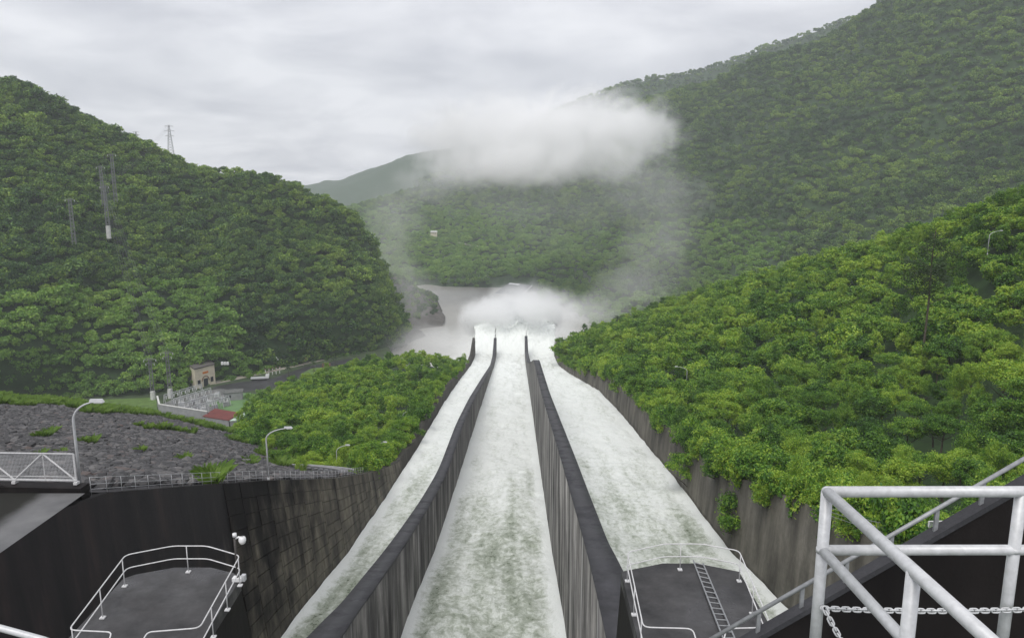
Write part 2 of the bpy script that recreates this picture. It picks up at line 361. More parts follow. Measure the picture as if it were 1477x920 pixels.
# ---- white water in the three bays, one sheet each, running off the lip as a jet
def jet(t): return LIP + 29 * t, -89.6 + 8.0 * t - 4.9 * t * t
def bay_water(name, xl, xr, y0, nx, seed, label):
    ys = [y0]
    while ys[-1] < LIP: ys.append(ys[-1] + .17 * max(1, ys[-1] / 90))
    ys = np.array(ys[:-1] + [LIP]); ny = len(ys); u = np.linspace(0, 1, nx)
    XLr = np.array([xl(y) for y in ys]); XRr = np.array([xr(y) for y in ys])
    Xg = XLr[:, None] + (XRr - XLr)[:, None] * u[None]; Yg = np.repeat(ys[:, None], nx, 1)
    Zg = np.repeat(wz(ys)[:, None], nx, 1)
    ed = np.minimum(Xg - XLr[:, None], XRr[:, None] - Xg)
    edge = np.exp(-(ed / 1.1) ** 2)
    amp = ip(Yg, [(30, .34), (120, .34), (250, .5), (390, .9)])
    n1 = fbm(Xg / 2.6 + seed, Yg / 3.6, seed * 1.7, 4); n2 = fbm(Xg / 9 + seed, Yg / 16, seed * .7, 3)
    bill = 1 - 2 * np.abs(fbm(Xg / 3.4 + 31, Yg / 5.2 + seed, 3.1, 3))
    Zg = Zg + (amp * (n1 * .55 + bill * .32) + n2 * .55) * (1 - .75 * edge) + edge * (.3 + .12 * fbm(Yg / 5.5, seed, 0, 3))
    # jet off the lip
    ts = np.linspace(0.01, 5.2, 260); jy = LIP + 30 * ts; jz = -89.6 + 16.2 * ts - 4.9 * ts ** 2
    sp = 1 + .10 * ts[:, None]
    cx = (XLr[-1] + XRr[-1]) / 2; hw = (XRr[-1] - XLr[-1]) / 2
    jX = cx + (cx + .7) * .07 * ts[:, None] + (u[None] * 2 - 1) * hw * (1 + np.minimum(ts[:, None], 1.2) * .16 + .05 * ts[:, None]); jX = jX + np.minimum(ts[:, None], 2) * .8 * fbm(jX / 4, jy[:, None] / 5, 7.7, 3)
    jY = np.repeat(jy[:, None], nx, 1) + 1.5 * ts[:, None] * fbm(jX / 3, jy[:, None] / 4, seed, 3)
    jZ = np.repeat(jz[:, None], nx, 1) + np.minimum(.5 + .5 * ts[:, None], 1.1) * fbm(jX / 3.2 + seed, jy[:, None] / 5.5, seed, 5) - np.minimum(ts[:, None], 1.6) * 3.2 * np.clip(np.abs(jX + .7) / 23, 0, 1.3) ** 4
    G = np.concatenate([np.stack([Xg, Yg, Zg], -1), np.stack([jX, jY, jZ], -1)], 0)
    me = grid_mesh(name, G); a = me.attributes.new('edge', 'FLOAT', 'POINT')
    a.data.foreach_set('value', np.concatenate([edge.ravel(), np.full(jX.size, .9)]).astype(np.float32))
    o = link(name, me, None, M['water']); tag(o, label, 'water', kind='structure'); return o
bay_water('chute_water', lambda y: XL, lambda y: XR, 24, 84, 1.0, 'white water racing down the middle chute')
bay_water('chute_water', lambda y: LW_X(y) - .05, lambda y: XL - 1.5, 24, 56, 5.0, 'white water in the narrow chute by the panelled wall')
bay_water('chute_water', lambda y: XR + 1.5, lambda y: RW_X(y) + .05, 24, 120, 9.0, 'white water in the wide chute below the overhanging trees')

# ---- retaining wall on the dam side: battered, cast in panels
RIML = [(12, -23.5, -16.4), (37.8, -23.5, -16.6), (64, -23, -26.7), (75.4, -22.7, -31.3), (88.6, -22.4, -36.6), (108.6, -22.1, -43.9), (130, -21.8, -50.6), (150, -21.6, -54), (190, -22.4, -59), (251, -22.6, -67.8), (340, -22.5, -83.5), (365, -22.2, -84.5), (372, -22.1, -83), (386, -22, -80.3)]
def riml(y): a = np.array(RIML); return np.interp(y, a[:, 0], a[:, 1]), np.interp(y, a[:, 0], a[:, 2])
def left_wall():
    root = empty('retaining_wall', (-23.5, 38, -17), 'tall black-stained concrete retaining wall of cast panels below the rubble slope', 'wall')
    org = Vector(root.location)
    ys = np.concatenate([np.arange(12, 160, 4), np.linspace(160, 386, 40)])
    G = []
    for y in ys:
        rx, rz = riml(y); bx, bz = float(LW_X(y)), float(wz(y)) - 4
        bk = 3.0 if y < 39 else 1.2
        G.append([(bx, y, bz), (rx, y, rz), (rx - bk, y, rz), (rx - bk, y, min(bz, rz - 4))])
    G = np.array(G) - np.array(org)
    link('wall_body', grid_mesh('wall_body', G, False), root, M['joint'])
    # cast panels, proud of the joints
    cols = [55 + 3.1 * k for k in range(26)]
    rows = 11
    for y0, y1 in zip(cols, cols[1:]):
        rx0, rz0 = riml(y0); rx1, rz1 = riml(y1)
        hgt = rz0 - (wz(y0) - 1.5)
        nr = max(2, int(round(hgt / 1.4)))
        for r in range(nr):
            off = random.uniform(.02, .06)
            P = []
            for (yy, rx, rz) in ((y0 + .035, rx0, rz0), (y1 - .035, rx1, rz1)):
                bx, bz = float(LW_X(yy)), float(wz(yy)) - 1.5
                for t in ((r + .025) / nr, (r + .975) / nr):
                    P.append(np.array([rx + (bx - rx) * t, yy, rz + (bz - rz) * t]) - np.array(org))
            f = [p + np.array([off, 0, off * .25]) for p in P]; b = [p - np.array([.1, 0, .03]) for p in P]
            V = [f[0], f[1], f[3], f[2], b[0], b[1], b[3], b[2]]
            me = bpy.data.meshes.new('panel'); me.from_pydata([tuple(q) for q in V], [], [(0, 1, 2, 3), (0, 4, 5, 1), (1, 5, 6, 2), (2, 6, 7, 3), (3, 7, 4, 0)]); me.update()
            link('panel', me, root, M['wall_left'])
    # ledge on top near the gates
    mb = MB(org); mb.add([(-23.52, 12, -16.37), (-23.52, 37.9, -16.57), (-36, 37.9, -16.57), (-36, 12, -16.37)], [(0, 1, 2, 3)]); mb.build('ledge', M['mossy'], root)
left_wall()
def back_wall():
    mb = MB((-27, 38.5, -21))
    # wall across the foot of the walkway and the oblique parapet beside the ledge
    mb.prism([(-23.8, 38.0), (-23.8, 38.8), (-66, 40.6), (-66, 39.8)], -24, -16.35)
    tag(mb.build('parapet_wall', M['black_wall']), 'black wet parapet wall under the mesh walkway beside the grey ledge', 'wall')
back_wall()
# ---- right retaining wall
RIMR = [(12, -25), (50, -26), (66, -30), (90, -37), (115, -42.5), (150, -48), (200, -54.5), (250, -64.5), (300, -75), (345, -82.5), (372, -84), (386, -81)]
def right_wall():
    ys = np.concatenate([np.arange(12, 160, 3), np.linspace(160, 386, 50)]); G = []
    org = np.array([29, 60, -30.])
    for y in ys:
        x = float(RW_X(y)); z = float(ip(y, RIMR)); b = float(wz(y)) - 4
        G.append([(x, y, b), (x + .9, y, z), (x + 2.2, y, z + .02), (x + 2.3, y, b)])
    o = link('retaining_wall', grid_mesh('retaining_wall', np.array(G) - org, False), None, M['wall_right']); o.location = org
    tag(o, 'brown streaked concrete retaining wall overhung by trees beside the wide chute', 'wall')
right_wall()
# ---- dividing walls
TOPL = [(20, -22), (39.5, -26.2), (43.8, -27.5), (65, -33.4), (86, -38.6), (107, -43), (140, -46.6), (179, -52.9), (250, -66.2), (330, -81.5), (360, -84.6), (374, -83.4), (387, -80.6)]
TOPR = [(20, -22.3), (40.5, -22.6), (69, -27.0), (100, -32.2), (129, -37), (160, -41.2), (185, -44.6), (192, -46), (240, -58.5), (296, -72), (304, -73.6), (340, -79.5), (360, -82.4), (374, -81.4), (389, -79.3)]
def divider(x0, sgn, top, material, label):
    # face toward the middle bay at x0, thickness away from it
    ys = np.concatenate([np.arange(20, 120, 1.5), np.linspace(120, 387, 150)])
    root = empty('dividing_wall', (x0, 20, -40), label, 'wall'); org = np.array(root.location)
    B, T = [], []
    for y in ys:
        z = float(sm(y, top)) if y < 360 and not (sgn > 0 and 180 < y < 200) else float(ip(y, top)); b = float(wz(y)) - 5
        th = 1.45 + ip(y, [(20, 1.2), (38, .6), (46, .05), (60, 0)])
        xa, xb = x0, x0 + sgn * th
        B.append([(xa, y, b), (xa, y, z), (xb, y, z), (xb, y, b)])
        xa2, xb2 = x0 - sgn * .03, xb + sgn * .03
        T.append([(xa2, y, z - .08), (xa2, y, z + .05), (xb2, y, z + .05), (xb2, y, z - .08), (xa2, y, z - .08)])
    for nm, G, m_ in (('wall_body', B, M[material]), ('coping', T, M['coping'])):
        G = np.array(G) - org; me = grid_mesh(nm, G, False)
        o = link(nm, me, root, m_)
    # end faces
    e = B[-1]; mb = MB(org); mb.add([tuple(p) for p in e], [(0, 1, 2, 3)]); mb.build('end_face', M[material], root)
divider(XL, -1, TOPL, 'divider', 'low curving dividing wall with dark coping beside the narrow chute')
divider(XR, 1, TOPR, 'divider_light', 'tall dividing wall with white lime streaks and a stepped far end')

# ------------------------------------------------------------------ terrain lofts
def cat(P, t):
    """Catmull-Rom through rows of P at parameters t (0..n-1)"""
    n = len(P); i = np.clip(np.floor(t).astype(int), 0, n - 2); f = (t - i)[:, None, None]
    g = lambda k: P[np.clip(k, 0, n - 1)]
    p0, p1, p2, p3 = g(i - 1), g(i), g(i + 1), g(i + 2)
    p0 = np.where((i == 0)[:, None, None], 2 * p1 - p2, p0); p3 = np.where((i == n - 2)[:, None, None], 2 * p2 - p1, p3)
    return .5 * ((2 * p1) + (-p0 + p2) * f + (2 * p0 - 5 * p1 + 4 * p2 - p3) * f ** 2 + (-p0 + 3 * p1 - 3 * p2 + p3) * f ** 3)
def loft(ctrl, n, m):
    P = np.array([[np.asarray(q, float) for q in row] for row in ctrl])
    A = cat(P, np.linspace(0, len(P) - 1, n)); A = cat(A.transpose(1, 0, 2), np.linspace(0, P.shape[1] - 1, m)).transpose(1, 0, 2)
    return A
def a3(l): return [at(px, py, Y=Y) for px, py, Y in l]
def behind(row, dy, dz): return [np.array([p[0] * (1 + dy / max(p[1], 1)), p[1] + dy, p[2] - dz]) for p in row]
def gully(G, amp, sx, seed=0.0):
    n, m = G.shape[:2]; t = np.linspace(0, 1, n)[:, None]; u = np.linspace(0, 1, m)[None] * sx + .35 * fbm(t * 2.2 + seed, np.linspace(0, sx, m)[None], seed, 2)
    d = 1 - 2 * np.abs(fbm(u + seed, seed * 3.3 + t * .6, seed, 3)); G = G.copy(); G[..., 2] += amp * d * np.sin(np.pi * np.clip(t * 1.02, 0, 1)) ** .7; return G
def rough(G, amp, scale, seed=0.0, tap=True):
    n, m = G.shape[:2]; d = amp * fbm(G[..., 0] / scale + seed, G[..., 1] / scale, seed, 4)
    G = G.copy(); G[..., 2] += d; return G
# left mountain
ctrlF = [
    [at(px, py, Z=-123) for px, py in ((-230, 583), (-20, 573), (120, 572), (225, 568), (330, 548), (450, 521), (545, 503))] + [at(584, 500, Z=-131)],
    a3([(-230, 450, 380), (0, 455, 400), (120, 460, 440), (225, 462, 465), (330, 455, 490), (440, 440, 520), (530, 430, 560), (586, 490, 600)]),
    a3([(-240, 250, 480), (0, 290, 500), (120, 300, 530), (225, 320, 560), (330, 335, 585), (430, 345, 605), (520, 375, 615), (587, 486, 615)]),
    a3([(-250, 30, 600), (0, 112, 620), (90, 152, 640), (190, 213, 650), (320, 245, 655), (430, 277, 650), (515, 332, 640), (588, 490, 630)]),
]
ctrlF.append(behind(ctrlF[-1], 120, 60))
GF = gully(rough(loft(ctrlF, 90, 120), 5, 45, 3.1), 9, 6.0, 4.4)
# promontory further down the left bank
ctrlG = [
    [at(px, py, Z=-131) for px, py in ((560, 512), (600, 494), (628, 478), (641, 468), (640, 450), (626, 432), (600, 418))],
    a3([(540, 455, 650), (585, 450, 680), (610, 447, 710), (633, 447, 740), (634, 437, 790), (616, 424, 850), (590, 412, 930)]),
    a3([(505, 345, 700), (555, 392, 715), (590, 412, 740), (618, 428, 770), (624, 428, 820), (606, 418, 880), (575, 405, 960)]),
]
ctrlG.append(behind(ctrlG[-1], 90, 50))
GG = rough(loft(ctrlG, 36, 44), 4, 30, 1.3)
# valley head and the big mountain on the right
ctrlH = [
    [at(px, py, Z=-131) for px, py in ((480, 428), (600, 417), (715, 420), (785, 440), (838, 470), (930, 500), (1080, 520), (1300, 540), (1600, 560))],
    a3([(480, 375, 1250), (610, 372, 1150), (720, 378, 1070), (800, 400, 950), (900, 425, 820), (1010, 425, 740), (1180, 415, 640), (1400, 400, 560), (1700, 390, 480)]),
    a3([(480, 325, 1600), (615, 318, 1500), (730, 318, 1350), (820, 325, 1200), (940, 315, 1040), (1080, 290, 950), (1240, 260, 860), (1460, 215, 780), (1760, 150, 680)]),
    a3([(490, 308, 1900), (640, 275, 1800), (740, 240, 1650), (850, 180, 1520), (955, 148, 1420), (1078, 97, 1330), (1170, 70, 1270), (1330, -8, 1150), (1750, -160, 1000)]),
]
ctrlH.append(behind(ctrlH[-1], 200, 90))
GH = gully(rough(loft(ctrlH, 110, 160), 9, 90, 8.7), 20, 7.0, 2.7)
lowz = np.clip((-100 - GH[..., 2]) / 25, 0, 1); GH[..., 2] += lowz * 5 * fbm(GH[..., 0] / 28, GH[..., 1] / 40, 6.6, 3)
# back ridge and far ranges
ctrlI = [a3([(600, 320, 1900), (780, 290, 1800), (900, 260, 1800), (1000, 230, 1750), (1110, 200, 1700), (1200, 150, 1650), (1330, 100, 1600), (1500, 50, 1500)]),
         a3([(600, 262, 2250), (770, 175, 2150), (885, 128, 2150), (1001, 104, 2100), (1106, 67, 2050), (1197, 38, 2000), (1293, 4, 1950), (1500, -70, 1900)])]
ctrlI.append(behind(ctrlI[-1], 200, 120))
GI = rough(loft(ctrlI, 40, 70), 10, 120, 2.2)
ctrlJ = [a3([(380, 330, 2600), (470, 330, 2600), (560, 320, 2500), (640, 310, 2400), (720, 300, 2300), (850, 290, 2300)]),
         a3([(380, 268, 3500), (455, 266, 3500), (515, 253, 3450), (575, 229, 3400), (625, 217, 3350), (850, 190, 3300)])]
ctrlJ.append(behind(ctrlJ[-1], 300, 200))
GJ = rough(loft(ctrlJ, 40, 60), 22, 190, 5.5)
# right slope beside the chute (heights are of the tree tops; the ground lies lower)
ctrlC = [
    a3([(1480, 930, 40), (1200, 790, 60), (1015, 665, 108), (912, 565, 178), (842, 515, 272), (803, 490, 365)]),
    a3([(1650, 600, 80), (1350, 600, 120), (1180, 520, 172), (1045, 470, 240), (935, 462, 335), (838, 477, 400)]),
    a3([(1800, 330, 130), (1500, 410, 165), (1270, 420, 220), (1120, 410, 290), (970, 440, 370), (862, 470, 420)]),
    a3([(1950, 150, 170), (1580, 236, 205), (1340, 320, 270), (1180, 368, 335), (1000, 424, 410), (882, 465, 445)]),
]
ctrlC.append(behind(ctrlC[-1], 60, 26))
GC = loft(ctrlC, 60, 80)
# wooded hump between the chute and the switchyard
ctrlB = [
    a3([(352, 634, 150), (418, 668, 120), (475, 690, 107), (525, 690, 112), (580, 668, 136)]),
    a3([(345, 608, 205), (415, 598, 202), (480, 600, 200), (560, 600, 200), (622, 602, 198)]),
    a3([(362, 580, 290), (425, 562, 290), (500, 548, 290), (580, 545, 290), (652, 551, 285)]),
    a3([(400, 552, 350), (470, 530, 372), (540, 514, 382), (610, 507, 380), (673, 523, 372)]),
]
GB = loft(ctrlB, 46, 46)
def terrain(name, G, mt, drop=0.0):
    G = G.copy(); G[..., 2] -= drop
    return tag(link(name, grid_mesh(name, G), None, M[mt]), kind='structure')
def clip_walls(G, right):
    G = G.copy(); lim = np.array([(RW_X(y) + 2.25) if right else (riml(y)[0] - 1.25) for y in G[..., 1].ravel()]).reshape(G.shape[:2])
    G[..., 0] = np.maximum(G[..., 0], lim) if right else np.minimum(G[..., 0], lim); return G
GCt, GBt = clip_walls(GC, True), clip_walls(GB, False)
terrain('hillside', GF, 'soil', 5); terrain('river_bluff', GG, 'bank_rock', 1); terrain('mountain', GH, 'soil', 5)
terrain('far_ridge', GI, 'soil', 6); terrain('far_mountain', GJ, 'soil', 0); terrain('hill_slope', GCt, 'soil', 8); terrain('wooded_knoll', GBt, 'soil', 7.5)
M['soil'].node_tree.nodes
# ground, river
def sheet(name, x0, x1, y0, y1, z, mt, n=2):
    G = np.zeros((n, n, 3)); xs = np.linspace(x0, x1, n); ys = np.linspace(y0, y1, n)
    G[..., 0] = xs[None]; G[..., 1] = ys[:, None]; G[..., 2] = z
    return tag(link(name, grid_mesh(name, G), None, M[mt]), kind='structure')
sheet('ground', -4500, 4500, -300, 6500, -136, 'soil', 3)
sheet('river', -400, 500, 398, 1400, -130, 'river', 3)
# rubble face of the dam
ctrlR = [
    [np.array([-72, 41, -16.2]), np.array([-40, 40, -16.4]), np.array([-24.8, 38.9, -16.9]), np.array([-24.2, 51, -21.7]), np.array([-24, 64, -26.7]), np.array([-23.8, 75.4, -31.3]), np.array([-23.5, 88.6, -36.6]), np.array([-23.3, 104, -42.2])],
    a3([(-330, 590, 90), (-130, 612, 92), (0, 630, 92), (125, 637, 98), (240, 648, 105), (330, 660, 108), (400, 675, 112), (450, 688, 114)]),
    a3([(-400, 545, 150), (-180, 558, 158), (-20, 571, 165), (115, 585, 172), (235, 603, 178), (325, 625, 176), (400, 652, 160), (455, 676, 140)]),
]
ctrlR.append([p + np.array([0, 30, -14]) for p in ctrlR[-1]])
ctrlR.append([np.array([p[0] * 1.5, p[1] + 150, -123.0]) for p in ctrlR[-2]])
P_ = np.array(ctrlR); GR = rough(loft(ctrlR[:4], 60, 70), .25, 4, 1.1)
rubble = terrain('rubble_slope', GR, 'rock_soil', .15)
GRf = loft(ctrlR[3:], 2, 70); terrain('dam_toe', GRf, 'grass', .3)

# ------------------------------------------------------------------ sampling places on a loft
def scatter(G, spacing, seed, margin=(160, 120), maxn=20000, rows=None):
    r = np.random.default_rng(seed); n, m = G.shape[:2]
    a = G[:-1, :-1]; e1 = G[1:, :-1] - a; e2 = G[:-1, 1:] - a
    area = np.linalg.norm(np.cross(e1, e2), axis=-1); cand = int(min(area.sum() / spacing ** 2 * 4, 220000))
    pr = (area / area.sum()).ravel(); idx = r.choice(len(pr), cand, p=pr); i, j = np.unravel_index(idx, area.shape)
    u, v = r.random(cand)[:, None], r.random(cand)[:, None]
    Pt = (G[i, j] * (1 - u) + G[i + 1, j] * u) * (1 - v) + (G[i, j + 1] * (1 - u) + G[i + 1, j + 1] * u) * v
    x, y, d = proj(Pt)
    ok = (d > 1) & (x > -margin[0]) & (x < 1477 + margin[0]) & (y > -margin[1]) & (y < 920 + margin[1]); Pt = Pt[ok]
    cells = {}; keep = []
    for k, p in enumerate(Pt):
        c = (int(p[0] // spacing), int(p[1] // spacing), int(p[2] // spacing)); good = True
        for dx in (-1, 0, 1):
            for dy in (-1, 0, 1):
                for dz in (-1, 0, 1):
                    for q in cells.get((c[0] + dx, c[1] + dy, c[2] + dz), ()):
                        if (q[0] - p[0]) ** 2 + (q[1] - p[1]) ** 2 + (q[2] - p[2]) ** 2 < spacing ** 2: good = False; break
                    if not good: break
                if not good: break
            if not good: break
        if good: cells.setdefault(c, []).append(p); keep.append(k)
        if len(keep) >= maxn: break
    return Pt[keep]
def on_surface(G, px, py):
    x, y, d = proj(G); e = (x - px) ** 2 + (y - py) ** 2; k = np.argmin(np.where(e < max(60.0, e.min() * 1.01), d, 1e9)); return G.reshape(-1, 3)[k].copy()

# ------------------------------------------------------------------ trees
def crown_mesh(name, seed, rad, hgt, clumps, leaves, leaf, mt, flat=.75, aspect=.55):
    """crown of leaf-sized bent faces gathered in clumps; base of the crown at z=0"""
    r = np.random.default_rng(seed); V, F = [], []; nv = 0
    cs = []
    for k in range(clumps):
        d = r.normal(size=3); d /= np.linalg.norm(d); d[2] = d[2] * .8 + .15; q = r.uniform(.35, 1.0) ** .5
        wob = 1 + .28 * math.sin(2 * math.atan2(d[1], d[0]) + seed) * (1 - abs(d[2]))
        cs.append((d[0] * rad * .82 * q * wob, d[1] * rad * .82 * q * wob, hgt * (.48 + .46 * d[2] * q), rad * r.uniform(.15, .36)))
    P, D = [], []
    for (x, y, z, cr_) in cs:
        n = int(leaves * (cr_ / (rad * .27)) ** 2)
        d = r.normal(size=(n, 3)); d[:, 2] = d[:, 2] + .35; d /= np.linalg.norm(d, axis=1)[:, None]
        rr = cr_ * (r.random(n) ** .4)[:, None] * (1 + .25 * r.normal(size=(n, 1)))
        P.append(np.array([x, y, z]) + d * rr * np.array([1, 1, flat])); D.append(d)
    P = np.concatenate(P); D = np.concatenate(D); n = len(P)
    nrm = D * .8 + np.array([0, 0, .35]) + r.normal(size=(n, 3)) * .6; nrm /= np.linalg.norm(nrm, axis=1)[:, None]
    t = np.cross(nrm, r.normal(size=(n, 3))); t /= np.linalg.norm(t, axis=1)[:, None]; b = np.cross(nrm, t)
    s = leaf * r.uniform(.6, 1.3, n)[:, None]
    v0 = P - t * s * .5; v1 = P + b * s * aspect * .5 - nrm * s * .08; v2 = P + t * s * .5 - nrm * s * .18; v3 = P - b * s * aspect * .5 - nrm * s * .08
    V = np.stack([v0, v1, v2, v3], 1).reshape(-1, 3); F = np.arange(4 * n).reshape(n, 4)
    me = np_mesh(name, V, F); me.materials.append(M[mt]); return me
def trunk_mesh(h, seed, rad):
    rr = random.Random(seed); mb = MB()
    p = [(0, 0, -1.2)]; x = y = 0
    for k in range(1, 5): x += rr.uniform(-.2, .2); y += rr.uniform(-.2, .2); p.append((x, y, h * k / 4))
    mb.tube(p, .24, 7, .10)
    for k in range(5):
        a = rr.uniform(0, 6.28); l = rad * rr.uniform(.5, .8); z0 = h * rr.uniform(.45, .95)
        mb.tube([(x * z0 / h, y * z0 / h, z0), (math.cos(a) * l * .5, math.sin(a) * l * .5, z0 + h * .18), (math.cos(a) * l, math.sin(a) * l, z0 + h * .42)], .09, 5, .03)
    me = bpy.data.meshes.new('trunk'); me.from_pydata(mb.v, [], mb.f); me.update(); me.materials.append(M['bark']); return me
NEAR = []   # (crown mesh, trunk mesh, height of crown base)
for k in range(6):
    rad = random.uniform(2.9, 3.9); ch = random.uniform(5.4, 7.4); th = random.uniform(1.2, 2.0)
    NEAR.append((crown_mesh('crown', 100 + k, rad, ch, random.randint(36, 50), 250, (.25, .32, .36, .28, .46, .34)[k], 'leaf', aspect=(.5, .6, .35, .55, .3, .5)[k]), trunk_mesh(th + 1, k, rad), th))
for k, (rad, ch, th, n_, lv, lf, asp, fl) in enumerate(((2.0, 8.4, 1.0, 44, 190, .30, .22, 1.5), (4.3, 4.4, 3.4, 46, 240, .30, .55, .5))):
    NEAR.append((crown_mesh('crown', 140 + k, rad, ch, n_, lv, lf, 'leaf', fl, asp), trunk_mesh(th + 1, 20 + k, rad), th))
MID = [crown_mesh('mid_crown', 200 + k, random.uniform(3.1, 4.1), random.uniform(5.4, 7.2), 38, 90, .55, 'leaf') for k in range(4)] + [crown_mesh('mid_crown', 220, 2.1, 8.6, 36, 70, .5, 'leaf', 1.4, .3), crown_mesh('mid_crown', 221, 4.6, 4.6, 40, 90, .5, 'leaf', .5)]
FAR = [crown_mesh('far_crown', 300 + k, random.uniform(4.2, 6.2), random.uniform(5.0, 8.0), 26, 34, 1.3, 'leaf_far') for k in range(6)]
TERR = [crown_mesh('terrace_crown', 350 + k, random.uniform(3.8, 5.2), random.uniform(4.0, 6.0), 26, 34, 1.2, 'leaf_terrace') for k in range(4)]
VFAR = [crown_mesh('distant_crown', 400 + k, 8.0, 9.0, 18, 22, 2.6, 'leaf_far') for k in range(4)]

def scatter_stuff(name, P, S, meshes, label, catg, seed=0):
    """one object of kind stuff: geometry nodes put crowns on measured points"""
    coll = bpy.data.collections.new(name + '_crowns')
    for k, me in enumerate(meshes):
        o = bpy.data.objects.new(f'{name}_crown', me); coll.objects.link(o)
    pm = bpy.data.meshes.new(name); pm.vertices.add(len(P)); pm.vertices.foreach_set('co', np.asarray(P, np.float32).ravel())
    a = pm.attributes.new('size', 'FLOAT', 'POINT'); a.data.foreach_set('value', np.asarray(S, np.float32))
    o = bpy.data.objects.new(name, pm); C.objects.link(o)
    ng = bpy.data.node_groups.new(name, 'GeometryNodeTree')
    ng.interface.new_socket('Geometry', in_out='INPUT', socket_type='NodeSocketGeometry'); ng.interface.new_socket('Geometry', in_out='OUTPUT', socket_type='NodeSocketGeometry')
    n = ng.nodes; gi = n.new('NodeGroupInput'); go = n.new('NodeGroupOutput'); ip_ = n.new('GeometryNodeInstanceOnPoints'); ci = n.new('GeometryNodeCollectionInfo')
    ci.inputs[0].default_value = coll; ci.inputs['Separate Children'].default_value = True; ci.inputs['Reset Children'].default_value = True
    rv = n.new('FunctionNodeRandomValue'); rv.data_type = 'FLOAT_VECTOR'; rv.inputs[0].default_value = (-.12, -.12, 0); rv.inputs[1].default_value = (.12, .12, 6.283); rv.inputs['Seed'].default_value = seed
    na = n.new('GeometryNodeInputNamedAttribute'); na.data_type = 'FLOAT'; na.inputs[0].default_value = 'size'
    ip_.inputs['Pick Instance'].default_value = True
    l = ng.links; l.new(gi.outputs[0], ip_.inputs['Points']); l.new(ci.outputs[0], ip_.inputs['Instance']); l.new(rv.outputs[0], ip_.inputs['Rotation']); l.new(na.outputs[0], ip_.inputs['Scale']); l.new(ip_.outputs[0], go.inputs[0])
    md = o.modifiers.new('scatter', 'NODES'); md.node_group = ng
    tag(o, label, catg, kind='stuff'); return o
n_tree = [0]
def place_tree(p, s, label, group, var=None, rz=None, sz=1.0):
    cm, tm, th = NEAR[random.randrange(len(NEAR)) if var is None else var]
    root = empty('broadleaf_tree', (p[0], p[1], p[2]), label, 'tree', group, random.uniform(0, 6.28) if rz is None else rz)
    root.scale = (s, s, s * sz)
    t = link('trunk', tm, root); c = link('crown', cm, root); c.location = (0, 0, th)
    n_tree[0] += 1; return root
def crown_top_to_base(P, h=7.2): q = P.copy(); q[:, 2] -= h; return q
# right slope
PC = scatter(GC, 4.75, 11, (220, 200)); PC[:, 2] += rng.uniform(-2.4, 1.6, len(PC))
PB = scatter(GB, 4.4, 12, (100, 100)); PB[:, 2] += rng.uniform(-2.0, 1.2, len(PB))
def keep_clear(P):
    wl = np.array([riml(y)[0] for y in P[:, 1]]); wr = np.array([RW_X(y) for y in P[:, 1]])
    return P[(P[:, 0] < wl - 1.8) | (P[:, 0] > wr + 1.6)]
PC = keep_clear(PC); PB = keep_clear(PB)
dC = np.linalg.norm(PC, axis=1); dB = np.linalg.norm(PB, axis=1)
xC, yC, _ = proj(PC)
vis = (xC > -30) & (xC < 1510) & (yC > 200) & (yC < 960)
oC = np.argsort(np.where(vis, dC, 1e9))[:160]; oB = np.argsort(dB)[:80]
mC = np.zeros(len(PC), bool); mC[oC] = True; mB = np.zeros(len(PB), bool); mB[oB] = True
for p in PC[mC]:
    s = random.choice((.65, .75, .85, .95, 1.1, 1.35)) * random.uniform(.95, 1.05)
    place_tree((p[0], p[1], p[2] - 7.4 * s), s, 'broad-leaved tree in the dense canopy on the slope above the wide chute', 'trees on the slope above the wide chute')
for p in PB[mB]:
    s = random.choice((.55, .65, .75, .85, 1.0)) * random.uniform(.95, 1.05)
    place_tree((p[0], p[1], p[2] - 7.4 * s), s, 'broad-leaved tree in the canopy of the knoll between rubble slope and chute', 'trees on the knoll beside the rubble slope')
q = PC[~mC]; s = rng.uniform(.7, 1.15, len(q)) * np.where(rng.random(len(q)) < .1, 1.35, 1); q[:, 2] -= 5.6 * s
scatter_stuff('slope_woodland', q, s, MID, 'bright green woodland covering the upper slope above the wide chute', 'woodland', 3)
q = PB[~mB]; s = rng.uniform(.65, 1.0, len(q)); q[:, 2] -= 5.6 * s
scatter_stuff('knoll_woodland', q, s, MID, 'bright green woodland on the far side of the knoll by the chute', 'woodland', 4)
# forest on the mountains
q = scatter(GF, 4.5, 21, maxn=26000); s = rng.uniform(.5, 1.05, len(q)) * np.where(rng.random(len(q)) < .08, 1.6, 1); q[:, 2] -= 1.5 + rng.uniform(0, 3.2, len(q))
x_, y_, d_ = proj(q); low = (fbm(q[:, 0] / 70, q[:, 2] / 50, 1.4, 3) + np.interp(y_, [330, 470, 560], [-.9, .0, .1]) + np.interp(x_, [150, 330, 480], [.35, -.1, -.6])) > .05
scatter_stuff('foothill_woodland', q[low] + np.array([0, 0, .8]), s[low] * 1.35, TERR, 'yellow-green woodland low on the mountain above the rubble berm', 'woodland', 18)
q = q[~low]; s = s[~low]
scatter_stuff('mountain_forest', q, s, FAR, 'dense green forest on the steep mountain behind the switchyard', 'forest', 5)
q = scatter(GG, 6.5, 22); zz = q[:, 2]; q = q[zz > -122]; s = rng.uniform(.55, 1.0, len(q)); q[:, 2] -= 3
scatter_stuff('bluff_forest', q, s, FAR, 'misty green forest on the bluff beside the brown river', 'forest', 6)
q = scatter(GH, 7.6, 23, (100, 60), 22000); q = q[q[:, 2] > -126]; x_, y_, _ = proj(q); q = q[~((x_ > 708) & (x_ < 778) & (y_ > 396) & (y_ < 436))]; s = rng.uniform(.65, 1.35, len(q)) * np.where(rng.random(len(q)) < .06, 1.4, 1); q[:, 2] -= rng.uniform(1.5, 7.0, len(q))
